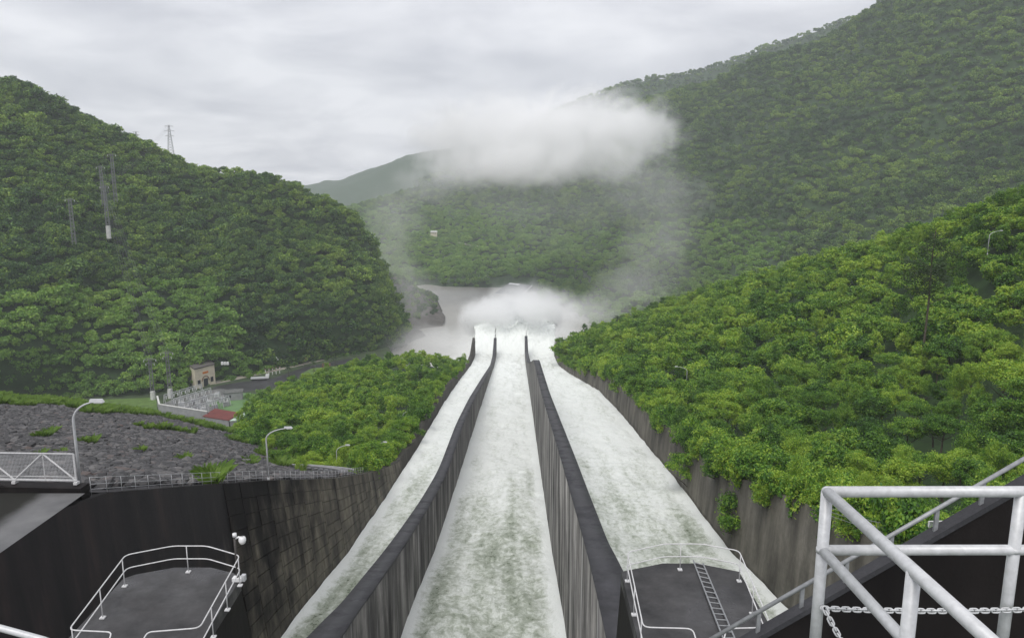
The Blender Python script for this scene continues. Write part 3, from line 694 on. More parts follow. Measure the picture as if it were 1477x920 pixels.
x_, y_, d_ = proj(q); low = (q[:, 2] < -48 + 34 * fbm(q[:, 0] / 90, q[:, 1] / 90, 4.4, 3)) & (x_ < 1200)
scatter_stuff('terrace_woodland', q[low], s[low] * 1.15, TERR, 'lighter green woodland on the low terraces beyond the brown river', 'woodland', 17)
q = q[~low]; s = s[~low]
scatter_stuff('valley_forest', q, s, FAR, 'hazy dark green forest on the big mountain across the valley', 'forest', 7)
q = scatter(GI, 16, 24, (60, 60), 5000); s = rng.uniform(.8, 1.3, len(q)); q[:, 2] -= 4
scatter_stuff('ridge_forest', q, s, VFAR, 'pale hazy forest along the back ridge', 'forest', 8)

for k in range(44):
    y = 58 + 310 * (k / 44) ** 1.25; z = float(ip(y, RIMR)); s = random.uniform(.7, 1.05)
    place_tree((float(RW_X(y)) + random.uniform(1.4, 3.0), y, z - 3.6), s, 'broad-leaved tree leaning over the rim of the brown streaked retaining wall', 'trees along the brown wall')
for k in range(22):
    y = 112 + 245 * (k / 22); x, z = riml(y); s = random.uniform(.5, .8)
    place_tree((x - random.uniform(2.6, 4.0), y, z - 1.5), s, 'broad-leaved tree leaning over the low rim beside the narrow chute', 'trees along the narrow chute')
# a darker tall tree and palms standing out of the slope, creepers on the wall
def dark_tree(px, yb, Y, h):
    b = at(px, yb, Y=Y); root = empty('dark_tree', b, 'tall dark thin-leaved tree standing above the bright canopy by the skyline', 'tree')
    mb = MB(); mb.tube([(0, 0, -4), (.2, 0, h * .4), (.1, .3, h * .75), (.3, .2, h)], .28, 7, .06)
    for k in range(12):
        a = k * 2.4; z = h * (.35 + .05 * k); l = h * .26 * (1 - k / 18)
        mb.tube([(.1, .1, z), (math.cos(a) * l, math.sin(a) * l, z + l * .5)], .08, 5, .03)
    mb.build('trunk', M['bark'], root)
    me = crown_mesh('crown', 555, h * .24, h * .72, 44, 110, .42, 'leaf_dark', .7); c = link('crown', me, root); c.location = (0.2, .1, h * .3)
dark_tree(1332, 498, 165, 26.5)
def palm(b, h, label, group, s=1.0):
    root = empty('palm_tree', b, label, 'palm', group)
    mb = MB(); mb.tube([(0, 0, -3), (.15, 0, h * .5), (.1, .1, h)], .2, 6, .13); mb.build('trunk', M['bark'], root)
    mb = MB()
    for k in range(15):
        a = k * 2.39996; e = .8 - .09 * k; ln = 3.0 * s; prev = None
        for q in range(6):
            t = q / 5; r_ = ln * t * math.cos(e * .4); z = h + ln * (math.sin(e) * t - .75 * t * t); wd = .42 * math.sin(math.pi * (.12 + .86 * t)) * s
            c = Vector((math.cos(a) * r_, math.sin(a) * r_, z)); sd_ = Vector((-math.sin(a), math.cos(a), 0)) * wd
            cur = (c + sd_ - Vector((0, 0, wd * .6)), c, c - sd_ - Vector((0, 0, wd * .6)))
            if prev: mb.add([*prev, *cur], [(0, 1, 4, 3), (1, 2, 5, 4)])
            prev = cur
    mb.build('fronds', M['leaf_dark'], root)
palm(at(893, 480, Y=380), 8.5, 'dark palm poking out of the canopy near the far end of the slope', None, 1.3)
CREEP = [crown_mesh('creeper', 600 + k, 1.7, 2.6, 12, 150, .26, 'leaf', 1.0) for k in range(3)]
for k in range(64):
    y = 50 + 310 * (k / 64) ** 1.5 + random.uniform(-1.5, 1.5); z = float(ip(y, RIMR)); x = float(RW_X(y)) + 1.3
    o = link('hanging_shrub', CREEP[k % 3]); s = random.uniform(.8, 1.7)
    o.location = (x + random.uniform(-.3, .8), y, z - random.uniform(.4, 3.6) * s * .6); o.scale = (s * .8, s, s * random.uniform(1, 1.5)); o.rotation_euler = (0, 0, random.uniform(0, 6.3))
    tag(o, 'leafy shrub hanging over the rim of the brown streaked retaining wall', 'shrub', 'shrubs hanging over the brown wall')
for k in range(26):
    y = 112 + 235 * (k / 26); x, z = riml(y)
    o = link('wall_shrub', CREEP[k % 3]); s = random.uniform(.8, 1.5)
    o.location = (x - random.uniform(.6, 2.2), y, z - random.uniform(.2, 1.2)); o.scale = (s, s, s * 1.1); o.rotation_euler = (0, 0, random.uniform(0, 6.3))
    tag(o, 'leafy shrub spilling over the low rim beside the narrow chute', 'shrub', 'shrubs along the narrow chute')

# ------------------------------------------------------------------ rubble stones and tufts
def rock_mesh(seed):
    r = np.random.default_rng(seed); me = bpy.data.meshes.new('stone')
    import bmesh
    bm = bmesh.new(); bmesh.ops.create_icosphere(bm, subdivisions=1, radius=.5)
    for v in bm.verts:
        v.co *= float(r.uniform(.72, 1.25)); v.co.z *= .72; v.co.x *= 1.2
    bm.to_mesh(me); bm.free(); me.materials.append(M['rock']); return me
ROCKS = [rock_mesh(k) for k in range(7)]
PR = scatter(GR[:47], .5, 31, (60, 40), 42000)
PR = PR[(PR[:, 1] > 41.3) & (PR[:, 0] < np.array([riml(y)[0] for y in PR[:, 1]]) - 1.5)]
dR = np.linalg.norm(PR, axis=1); xr, yr, _ = proj(PR); visr = (xr > 0) & (xr < 1477) & (yr < 712)
o_ = np.argsort(np.where(visr, dR, 1e9))[:300]; mk = np.zeros(len(PR), bool); mk[o_] = True
for p in PR[mk]:
    o = link('stone', ROCKS[random.randrange(7)], rubble); o.location = (p[0], p[1], p[2] + .05); s = random.uniform(.45, 1.1)
    o.scale = (s, s, s); o.rotation_euler = (random.uniform(-.5, .5), random.uniform(-.5, .5), random.uniform(0, 6.3))
q = PR[~mk]; sR = rng.uniform(.4, 1.15, len(q)) * np.where(rng.random(len(q)) < .06, 1.5, 1)
st = scatter_stuff('rubble_stones', q, sR, ROCKS, 'dark grey rubble stones covering the dam face', 'rubble', 9)
def tuft_mesh(seed, n, h):
    r = np.random.default_rng(seed); V = []
    for k in range(n):
        a = r.random() * 6.28; q = r.random() * .5; x, y = q * math.cos(a), q * math.sin(a); hh = h * r.uniform(.5, 1.1); ln = r.uniform(.2, .8) * hh
        dx, dy = math.cos(a) * ln, math.sin(a) * ln; wx, wy = -math.sin(a) * .05, math.cos(a) * .05
        V += [(x - wx, y - wy, 0), (x + wx, y + wy, 0), (x + dx * .5 + wx, y + dy * .5 + wy, hh * .75), (x + dx, y + dy, hh * .9)]
    me = np_mesh('tuft', V, np.arange(4 * n).reshape(n, 4)); me.materials.append(M['leaf_grass']); return me
TUFT = [tuft_mesh(k, 130, 1.1) for k in range(3)]
for k, (px, py, s) in enumerate([(304, 688, 1.3), (311, 690, 1.0), (298, 682, .9), (270, 657, .8), (131, 632, 1.0), (122, 634, .8), (62, 624, 1.1), (80, 622, .9), (54, 626, .8), (360, 660, 1.1), (366, 664, .9), (402, 666, 1.5), (397, 662, 1.3), (410, 665, 1.2), (205, 645, .8), (55, 651, .6), (86, 647, .6), (330, 672, .7)]):
    p = on_surface(GR, px, py); o = link('grass_tuft', TUFT[k % 3]); o.location = (p[0], p[1], p[2] - .05); o.scale = (s * 1.3, s * 1.3, s); o.rotation_euler = (0, 0, k * 1.3)
    tag(o, 'bright green grass tuft growing between dark rubble stones', 'grass tuft', 'grass tufts on the rubble slope')
PG = scatter(GR[28:], 1.25, 33, (60, 40), 9000); nz = fbm(PG[:, 0] / 9, PG[:, 1] / 14, 2.0, 3)
x_, y_, _ = proj(PG); far = np.linalg.norm(PG, axis=1)
PG = PG[(nz + np.interp(far, [120, 182, 205], [-.8, -.42, .45])) > 0.05]
scatter_stuff('berm_grass', PG, rng.uniform(.7, 1.5, len(PG)), TUFT, 'bright green grass along the berm at the top edge of the rubble', 'grass', 10)

# ------------------------------------------------------------------ piers with their railings
def pier(poly, label, flare):
    c = poly[0]; root = empty('spillway_pier', (c[0], c[1], -40), label, 'pier'); org = root.location
    lo = [(x + flare * (1 if y > 23 else 0) * .0, y + (9 if y > 23 else 0)) for x, y in poly]
    mb = MB(org); mb.prism(lo, -46, -14.7, poly); mb.build('pier_body', M['black_wall'], root)
    mb = MB(org); mb.prism([(x, y) for x, y in poly], -14.68, -14.2); mb.build('deck', M['deck'], root)
    return root
pl = [at(px, py, Z=-14.2)[:2] for px, py in ((178, 834), (196, 828), (252, 818), (304, 818), (337, 826), (347, 834))]
pier([tuple(p) for p in pl] + [(-9.7, 12.5), (-13.9, 12.5)], 'dark pier deck with blunt nose and a camera post on its corner', -1)
pr_ = [at(px, py, Z=-14.2)[:2] for px, py in ((896, 824), (956, 812), (1006, 812), (1066, 824))]
pier([tuple(p) for p in pr_] + [(8.35, 12.5), (3.75, 12.5)], 'dark pier deck with a long ladder lying across it', 1)
def pipe_railing(name, loops, posts, zdeck, label, cat_='railing', mt='white_paint', r=.021):
    o0 = loops[0][0]; root = empty(name, (o0[0], o0[1], zdeck), label, cat_); org = root.location
    for k, lp in enumerate(loops):
        mb = MB(org); mb.tube(fillet(lp, .22), r, 8); mb.build('top_rail' if k == 0 or k == 2 else 'mid_rail', M[mt], root, True)
    for (x, y, zt) in posts:
        mb = MB(org); mb.tube([(x, y, zdeck), (x, y, zt)], r * .85, 7); p = mb.build('post', M[mt], root, True)
        mb = MB(org); mb.box((x, y, zdeck + .02), (.16, .16, .04)); mb.build('foot_plate', M[mt], p)
    return root
ZT, ZM = -13.15, -13.66
tl = [at(px, py, Z=ZT) for px, py in ((158, 921), (161, 911), (99, 908), (181, 800), (249, 787), (298, 787), (346, 801), (288, 905), (213, 911), (207, 921))]
# mid rail runs below the top rail
ml = [Vector((p[0], p[1], ZM)) for p in tl[2:8]]
def along(a, b, t): return a[0] + (b[0] - a[0]) * t, a[1] + (b[1] - a[1]) * t, ZT
pipe_railing('pier_railing', [tl, ml], [along(tl[2], tl[3], .04), along(tl[2], tl[3], .5), along(tl[2], tl[3], .93), along(tl[4], tl[5], .4), along(tl[6], tl[7], .05), along(tl[6], tl[7], .4), along(tl[6], tl[7], .75)], -14.2, 'white two-rail pipe railing round the deck with the camera post')
tr = [at(px, py, Z=ZT) for px, py in ((1004, 922), (999, 906), (928, 904), (905, 796), (958, 784), (1012, 784), (1066, 794), (1113, 904), (1048, 906), (1044, 922))]
mr = [Vector((p[0], p[1], ZM)) for p in tr[2:8]]
pipe_railing('pier_railing', [tr, mr], [along(tr[2], tr[3], .1), along(tr[2], tr[3], .5), along(tr[2], tr[3], .96), along(tr[4], tr[5], .45), along(tr[6], tr[7], .06), along(tr[6], tr[7], .5)], -14.2, 'white two-rail pipe railing round the deck with the ladder')
def ladder():
    a0, a1 = at(1000, 808, Z=-14.12), at(1045, 925, Z=-14.12); b0, b1 = at(1014, 812, Z=-14.12), at(1062, 925, Z=-14.12)
    root = empty('ladder', a1, 'galvanised ladder lying flat on the dark pier deck', 'ladder'); org = root.location
    for p, q in ((a0, a1), (b0, b1)):
        mb = MB(org); d = Vector(q) - Vector(p); mb.tube([p, q], .028, 6); mb.build('side_rail', M['dull_galv'], root)
    for k in range(15):
        t = (k + .4) / 15; p = np.array(a0) * (1 - t) + np.array(a1) * t; q = np.array(b0) * (1 - t) + np.array(b1) * t
        mb = MB(org); mb.tube([p, q], .018, 6); mb.build('rung', M['dull_galv'], root)
ladder()
def cctv():
    b = at(345, 838, Z=-14.2); b = np.array([b[0] - .05, b[1], -14.2]); root = empty('camera_post', b, 'dark post with a white dome security camera on the pier corner', 'camera'); org = root.location
    h = 1.75
    mb = MB(org); mb.tube([b, b + (0, 0, h)], .05, 8); mb.build('post', M['dark_steel'], root, True)
    mb = MB(org); mb.tube([b + (0, 0, h), b + (0, 0, h + .12)], .075, 10); mb.build('post_cap', M['cctv'], root, True)
    mb = MB(org); mb.tube([b + (.02, 0, h - .08), b + (.14, 0, h - .02), b + (.24, 0, h - .04)], .035, 8); mb.build('bracket', M['cctv'], root, True)
    c = b + np.array([.27, 0, h - .12]); mb = MB(org)
    rings = [(.03, .12), (.10, .10), (.13, .04), (.13, -.05)]; pts = []
    mb.add([(c[0] + r * math.cos(a), c[1] + r * math.sin(a), c[2] + z) for r, z in rings for a in [k * math.pi / 6 for k in range(12)]], [(i * 12 + k, i * 12 + (k + 1) % 12, (i + 1) * 12 + (k + 1) % 12, (i + 1) * 12 + k) for i in range(3) for k in range(12)] + [tuple(range(12))])
    mb.build('housing', M['cctv'], root, True)
    mb = MB(org); rings = [(.12, -.05), (.11, -.11), (.07, -.16), (.01, -.18)]
    mb.add([(c[0] + r * math.cos(a), c[1] + r * math.sin(a), c[2] + z) for r, z in rings for a in [k * math.pi / 6 for k in range(12)]], [(i * 12 + k, (i + 1) * 12 + k, (i + 1) * 12 + (k + 1) % 12, i * 12 + (k + 1) % 12) for i in range(3) for k in range(12)])
    mb.build('dome', M['glass'], root, True)
    mb = MB(org); mb.box(b + (0, 0, .1), (.34, .22, .14)); mb.build('clamp', M['cctv'], root)
    mb = MB(org); mb.box(b + (.2, .05, .12), (.14, .18, .22)); mb.build('junction_box', M['galv'], root)
cctv()

# ------------------------------------------------------------------ rim railing, light poles, mesh walkways
def rim_rail():
    ys = np.arange(39.2, 104, 1.5); root = empty('rim_railing', (-24, 39.2, -16.9), 'thin grey three-rail railing along the sloping rim between rubble and black wall', 'railing'); org = root.location
    pts = [(riml(y)[0] - .5, y, riml(y)[1]) for y in ys]
    for h in (.25, .55, .95):
        mb = MB(org); mb.tube([(x, y, z + h) for x, y, z in pts], .016, 6); mb.build('rail', M['lamp_grey'], root, True)
    for x, y, z in pts:
        mb = MB(org); mb.tube([(x, y, z - .15), (x, y, z + .97)], .015, 6); mb.build('post', M['lamp_grey'], root, True)
rim_rail()
def lamp_post(b, h, dirx, label, group, reach=1.5):
    root = empty('street_lamp', b, label, 'street lamp', group); org = (0, 0, 0)
    mb = MB(); mb.tube([(0, 0, 0), (0, 0, .5)], .13, 10, .11); mb.build('base', M['lamp_grey'], root, True)
    mb = MB(); p = [(0, 0, .4), (0, 0, h * .55), (0, 0, h * .78)]
    for k in range(1, 9):
        a = k / 8 * R(80); p.append((dirx * reach * (1 - math.cos(a)) * 1.05, 0, h * .78 + math.sin(a) * h * .2))
    mb.tube(p, .085, 8, .04); mb.build('pole', M['lamp_grey'], root, True)
    e = p[-1]; mb = MB(); c = Vector(e) + Vector((dirx * .3, 0, .05)); mb.prism([(-.42, -.1), (.32, -.16), (.42, 0), (.32, .16), (-.42, .1)] if dirx > 0 else [(.42, .1), (-.32, .16), (-.42, 0), (-.32, -.16), (.42, -.1)], -.02, .14, [(-.4, -.06), (.25, -.1), (.32, 0), (.25, .1), (-.4, .06)] if dirx > 0 else [(.4, .06), (-.25, .1), (-.32, 0), (-.25, -.1), (.4, -.06)])
    mb.v = [v + c for v in mb.v]; hd = mb.build('lamp_head', M['lamp_grey'], root)
    mb = MB(); mb.box(c + Vector((dirx * .08, 0, -.05)), (.5, .2, .06)); mb.build('lens', M['glass'], hd)
for (px, pyt, X, lab) in ((112, 577, -24.9, 'tall curved street lamp rising from the rubble beside the mesh walkway'), (384, 616, -23.9, 'curved street lamp on the rim beside the grassy rubble slope')):
    y = X / ray(px + 4, 700)[0] * ray(px + 4, 700)[1]; x, z = riml(y); d = ray(px - (3 if px < 200 else -2), pyt); yt = y; zt = d[2] / d[1] * yt
    lamp_post((X, y, z - .2), zt - z + .2, 1, lab, None, 1.35 if px < 200 else 2.2)
for (px, py, Y, h) in ((487, 690, 118, 6.0), (542, 682, 132, 6.2)):
    lamp_post(at(px, py, Y=Y), h, 1, 'curved street lamp half hidden in the foliage of the knoll', 'street lamps in the knoll foliage', 1.9)
lamp_post(at(582, 622, Y=215), 6.6, 1, 'small far street lamp deep in the knoll foliage above the chute', None, 2.5)
for (px, py, Y, h, dx, lab) in ((990, 560, 190, 6.0, -1, 'curved street lamp sticking out of the canopy above the brown wall'), (926, 515, 290, 7.0, -1, 'distant street lamp on the canopy edge near the palm'), (1424, 368, 190, 6.3, 1, 'curved street lamp high on the slope near the skyline')):
    lamp_post(at(px, py, Y=Y), h, dx, lab, None, 3.0)
def mesh_truss(a, b, h, label, drop_end=0.0):
    a, b = Vector(a), Vector(b); root = empty('mesh_walkway', a, label, 'walkway'); org = root.location
    u = (b - a); ln = u.length; u.normalize(); up = Vector((0, 0, 1))
    for nm, z, r_ in (('top_chord', h, .05), ('bottom_chord', 0, .07), ('kick_rail', .22, .025)):
        mb = MB(org); mb.tube([a + up * z, b + up * z], r_, 6); mb.build(nm, M['white_paint'], root, True)
    n = max(2, int(round(ln / 3.4))); st_ = ln / n
    for k in range(n + 1):
        p = a + u * (k * st_)
        if k in (0, n): mb = MB(org); mb.tube([p, p + up * h], .05, 6); mb.build('end_post', M['white_paint'], root)
        mb = MB(org); mb.box(p - up * .12, (.2, .3, .14)); mb.build('bearing', M['white_paint'], root)
        if k < n:
            m_ = p + u * st_ * .5
            for q0, q1 in ((p, m_ + up * h), (m_ + up * h, p + u * st_)):
                mb = MB(org); mb.tube([q0, q1], .045, 6); mb.build('diagonal', M['white_paint'], root)
            mb = MB(org); mb.tube([m_, m_ + up * h], .025, 6); mb.build('mid_post', M['white_paint'], root)
    mb = MB(org); k = 0.0; t_ = .007
    while k < ln:
        p = a + u * k; mb.add([p - u * t_, p + u * t_, p + u * t_ + up * h, p - u * t_ + up * h], [(0, 1, 2, 3)]); k += .08
    z = 0.0
    while z < h: mb.add([a + up * z, b + up * z, b + up * (z + t_ * 2), a + up * (z + t_ * 2)], [(0, 1, 2, 3)]); z += .08
    o = mb.build('wire_mesh', M['galv'], root); o['kind'] = 'stuff'
mesh_truss((-24.3, 38.5, -16.1), (-56, 39.8, -16.2), 1.55, 'white steel truss walkway fence with wire mesh above the black wall')
aR = at(1336, 787, Y=50); mesh_truss(aR, (aR[0] + 12.5, 50.6, aR[2]), 1.9, 'white truss fence with wire mesh behind the sloping stair wall')
def rail_r():
    root = empty('rim_railing', aR, 'short grey railing on the rim under the trees next to the truss fence', 'railing'); org = root.location
    for h in (.3, .65, 1.0):
        mb = MB(org); mb.tube([Vector(aR) + Vector((-.3, .3, h)), Vector(aR) + Vector((-2.6, 3.0, h - .5)), Vector(aR) + Vector((-3.4, 10, h - 2.4))], .022, 6); mb.build('rail', M['dull_galv'], root)
    for k in range(8):
        t = k / 7; p = Vector(aR) + Vector((-.3 - 2.3 * t, .3 + 2.7 * t, -.5 * t)); mb = MB(org); mb.tube([p - Vector((0, 0, .2)), p + Vector((0, 0, 1.0))], .02, 6); mb.build('post', M['dull_galv'], root)
rail_r()
def drain_steps():
    p0 = on_surface(GR, 428, 668); p1 = np.array([-23.6, 97, -39.6]); root = empty('drain_channel', p1, 'narrow grey concrete drain channel stepping down to the rim railing', 'drain'); org = root.location
    for k in range(9):
        t = k / 9; c = p0 * (1 - t) + p1 * t; c[0] += 1.2 * math.sin(t * 3); mb = MB(org); mb.box(c + np.array([0, 0, .25]), (1.5, 1.3, .5), .4); mb.build('step', M['slab'], root)
    for s_ in (-.9, .9):
        mb = MB(org); pts = []
        for k in range(10):
            t = k / 9; c = p0 * (1 - t) + p1 * t; pts.append((c[0] + 1.2 * math.sin(t * 3) + s_, c[1], c[2] + .75))
        mb.tube(pts, .16, 6); mb.build('kerb', M['grey_wall'], root)
drain_steps()

# ------------------------------------------------------------------ foreground: sloping stair wall, galvanised railing, chain
def stair_wall():
    Y = 8.0; a = at(1010, 965, Y=Y); b = at(1600, 628, Y=Y); d = Vector(b) - Vector(a)
    root = empty('stair_wall', (a[0], Y, a[2] - 3), 'black wet concrete stair wall sloping up with a grey handrail on top', 'wall'); org = root.location
    mb = MB(org)
    A, B = Vector(a), Vector(b)
    for nm in ('f',):
        mb.add([(A.x, Y, A.z - 4), (B.x, Y, A.z - 4), (B.x, Y, B.z), (A.x, Y, A.z), (A.x, Y + .13, A.z - 4), (B.x, Y + .13, A.z - 4), (B.x, Y + .13, B.z), (A.x, Y + .13, A.z)],
               [(0, 1, 2, 3), (5, 4, 7, 6), (4, 0, 3, 7), (1, 5, 6, 2), (4, 5, 1, 0), (3, 2, 6, 7)])
    mb.build('wall_body', M['black_wall'], root)
    mb = MB(org); n = Vector((0, 0, .004))
    mb.add([A + Vector((0, -.02, .004)), B + Vector((0, -.02, .004)), B + Vector((0, .15, .004)), A + Vector((0, .15, .004)), A + Vector((0, -.02, -.07)), B + Vector((0, -.02, -.07)), B + Vector((0, .15, -.07)), A + Vector((0, .15, -.07))], [(0, 1, 2, 3), (0, 4, 5, 1), (3, 2, 6, 7), (0, 3, 7, 4), (1, 5, 6, 2)])
    mb.build('coping', M['coping'], root)
    hr = MB(org); off = Vector((0, .07, .27)); hr.tube([A + off, B + off], .026, 10); hr.build('handrail', M['dull_galv'], root, True)
    for k in range(9):
        t = (k + .38) / 9; p = A + d * t + Vector((0, .07, 0)); mb = MB(org); mb.box(p + Vector((0, 0, .13)), (.045, .03, .28)); mb.build('rail_post', M['dull_galv'], root)
stair_wall()
def front_railing():
    Yc = 3.42; c = Vector(at(1193, 709, Y=Yc)); zt = c.z; zm = Vector(at(1185, 793, Y=Yc)).z
    root = empty('galvanised_railing', (c.x, c.y, zt - 1.1), 'thick silver galvanised pipe railing corner with two rails over the black wall', 'railing'); org = root.location; r = .027
    far = c + Vector((2.4, .02, 0)); near = Vector(at(1430, 925, Z=zt)); near = c + (near - c) * 1.25
    m = lambda p, z=zm: Vector((p.x, p.y, z))
    mb = MB(org); mb.tube([c, far], r, 16); mb.build('top_rail', M['galv'], root, True)
    mb = MB(org); mb.tube(fillet([c, near], .02), r, 16); mb.build('top_rail', M['galv'], root, True)
    mb = MB(org)
    n = 12; mb.add([c + Vector((r * 1.02 * math.sin(a) * math.cos(b), r * 1.02 * math.sin(a) * math.sin(b), r * 1.02 * math.cos(a))) for a in [math.pi * i / 8 for i in range(9)] for b in [2 * math.pi * j / n for j in range(n)]], [(i * n + j, (i + 1) * n + j, (i + 1) * n + (j + 1) % n, i * n + (j + 1) % n) for i in range(8) for j in range(n)]); mb.build('elbow', M['galv'], root, True)
    mb = MB(org); mb.tube([m(c), m(far)], r * .95, 16); mb.build('mid_rail', M['galv'], root, True)
    mb = MB(org); mb.tube([m(c), m(near)], r * .95, 16); mb.build('mid_rail', M['galv'], root, True)
    p2 = c + Vector((.955, .01, 0)); p3 = c + (near - c) * .5
    for p in (c, p2, p3):
        mb = MB(org); mb.tube([p - Vector((0, 0, 1.12)), p], r * 1.03, 16); mb.build('post', M['galv'], root, True)
        for zz in (zm,):
            mb = MB(org); mb.tube([Vector((p.x, p.y, zz - .012)), Vector((p.x, p.y, zz + .012))], r * 1.12, 16); mb.build('weld_collar', M['galv'], root, True)
    return c, far, near, zt
c_, far_, near_, zt_ = front_railing()
def link_mesh():
    mb = MB(); p = []; L_, W_, = .017, .0085
    for k in range(16):
        a = 2 * math.pi * k / 16; x = math.cos(a) * W_ + (L_ - W_) * (1 if math.cos(a) > 0 else -1) * (1 if abs(math.cos(a)) > .01 else 0); p.append((x, math.sin(a) * W_, 0))
    mb.tube(p, .0036, 6, closed=True); me = bpy.data.meshes.new('chain_link'); me.from_pydata(mb.v, [], mb.f); me.update(); me.polygons.foreach_set('use_smooth', np.ones(len(me.polygons), bool)); me.materials.append(M['galv']); return me
LINK = link_mesh()
def chain(pts, label):
    root = empty('chain', pts[0], label, 'chain'); P = [Vector(p) for p in pts]; seg = []; step = .0265
    acc = [0]
    for a, b in zip(P, P[1:]): acc.append(acc[-1] + (b - a).length)
    n = int(acc[-1] / step)
    for k in range(n):
        s_ = k * step; i = max(j for j in range(len(acc) - 1) if acc[j] <= s_); t = (s_ - acc[i]) / (acc[i + 1] - acc[i]); p = P[i].lerp(P[i + 1], t); d = (P[i + 1] - P[i]).normalized()
        o = link('chain_link', LINK, root); o.location = p - Vector(pts[0]); q = d.to_track_quat('X', 'Z'); q.rotate(Matrix.Identity(3)) if False else None
        o.rotation_mode = 'QUATERNION'; from_roll = Matrix.Rotation(R(45 + 90 * (k % 2)), 3, 'X'); o.rotation_quaternion = (q.to_matrix() @ from_roll).to_quaternion(); o.scale = (1.25, 1.25, 1.25)
def sag(a, b, s_, n=24):
    a, b = Vector(a), Vector(b); return [a.lerp(b, k / n) - Vector((0, 0, s_ * 4 * (k / n) * (1 - k / n))) for k in range(n + 1)]
ca = at(1190, 877, Y=3.38)
chain(sag(ca, at(1500, 878, Y=3.38), .012), 'bright galvanised chain strung level between the railing posts')
chain(sag(at(1191, 880, Y=3.36), at(1245, 960, Y=3.2), .03), 'short loose end of chain drooping from the corner post')
def corner_pipe():
    mb = MB(at(-30, 897, Y=5)); mb.tube([at(-120, 885, Y=5), at(-30, 897, Y=5), at(62, 922, Y=5), at(110, 940, Y=5)], .025, 10)
    tag(mb.build('handrail_pipe', M['galv'], None, True), 'grey handrail pipe cutting the corner below the black wall ledge', 'handrail')
corner_pipe()

# ------------------------------------------------------------------ switchyard and valley floor
ZY = -123.0
yard = [at(px, py, Z=ZY) for px, py in ((-60, 575), (225, 566), (330, 546), (460, 518), (560, 501), (600, 560), (420, 640), (200, 640), (-60, 640))]
me = bpy.data.meshes.new('yard_ground'); me.from_pydata([tuple(p) for p in yard], [], [tuple(range(len(yard)))]); me.update(); tag(link('yard_ground', me, None, M['grass_dark']), kind='structure')
def patch(name, pts, z, mt):
    me = bpy.data.meshes.new(name); me.from_pydata([tuple(at(px, py, Z=z)) for px, py in pts], [], [tuple(range(len(pts)))]); me.update(); return tag(link(name, me, None, M[mt]), kind='structure')
patch('yard_track', [(306, 558), (345, 551), (395, 545), (440, 529), (520, 514), (520, 519), (448, 536), (405, 556), (350, 566), (310, 566)], ZY + .012, 'asphalt')
patch('gravel_floor', [(231, 597), (228, 585), (262, 570), (318, 560), (352, 566), (300, 608)], ZY + .016, 'ledge')
patch('green_court', [(300, 585), (330, 568), (362, 566), (372, 590), (340, 596)], ZY + .02, 'court')
patch('lawn', [(432, 540), (450, 531), (520, 524), (560, 530), (470, 560)], ZY + .03, 'grass')
patch('dirt_bank', [(300, 549), (380, 530), (470, 515), (470, 519), (385, 538), (310, 554)], ZY + .04, 'road_pale')
patch('verge', [(-60, 578), (120, 577), (225, 573), (228, 600), (-60, 610)], ZY + .05, 'grass')
def prism_px(name, base, h, mt, parent, z=ZY, inset=0):
    p = [tuple(at(px, py, Z=z)[:2]) for px, py in base]; mb = MB(parent.location if parent else (p[0][0], p[0][1], z)); mb.prism(p, z, z + h); return mb.build(name, M[mt], parent)
def building():
    b = [at(px, py, Z=ZY) for px, py in ((283, 561), (311, 553), (302, 546), (272, 552))]
    root = empty('control_building', b[0], 'cream control building with arched doorway and tanks on its flat roof', 'building'); org = root.location; H = 12.2
    p = [tuple(q[:2]) for q in b]
    mb = MB(org); mb.prism(p, ZY, ZY + H); mb.build('wall', M['cream'], root)
    cx = sum(q[0] for q in p) / 4; cy = sum(q[1] for q in p) / 4
    rf = MB(org); rf.prism([(cx + (x - cx) * 1.05, cy + (y - cy) * 1.05) for x, y in p], ZY + H + .01, ZY + H + .7); roof = rf.build('roof', M['roof_dark'], root)
    for k in range(3):
        c = (p[3][0] * .6 + p[0][0] * .3 + k * 1.7, p[3][1] * .7 + p[0][1] * .3, ZY + H + .7); mb = MB(org); mb.tube([c, (c[0], c[1], c[2] + 1.7)], .75, 12); mb.build('water_tank', M['cctv'], roof)
    u = Vector((p[1][0] - p[0][0], p[1][1] - p[0][1], 0)); ln = u.length; u.normalize(); n = Vector((u.y, -u.x, 0)); a = Vector((p[0][0], p[0][1], ZY))
    def face(s0, s1, z0, z1, name, mt, d=.12):
        q = [a + u * s0 * ln, a + u * s1 * ln]; mb = MB(org); vs = [(x + n * dd) + Vector((0, 0, z)) for dd in (-.05, d) for z in (z0, z1) for x in q]; mb.add(vs, [(4, 5, 7, 6), (0, 4, 6, 2), (1, 3, 7, 5), (2, 6, 7, 3), (0, 1, 5, 4)]); return mb.build(name, M[mt], root)
    # arch
    mb = MB(org); c = a + u * ln * .5
    mb.tube([c + u * (math.cos(t) * 2.6) + n * .1 + Vector((0, 0, 3.6 + math.sin(t) * 3.0)) for t in [math.pi * k / 12 for k in range(13)]], .28, 6); mb.build('arch', M['brown'], root)
    face(.40, .62, .1, 5.0, 'door', 'window'); face(.10, .24, 2, 5, 'window', 'window'); face(.76, .9, 2, 5, 'window', 'window'); face(.38, .66, 8.2, 9.4, 'sign', 'orange', .2)
building()
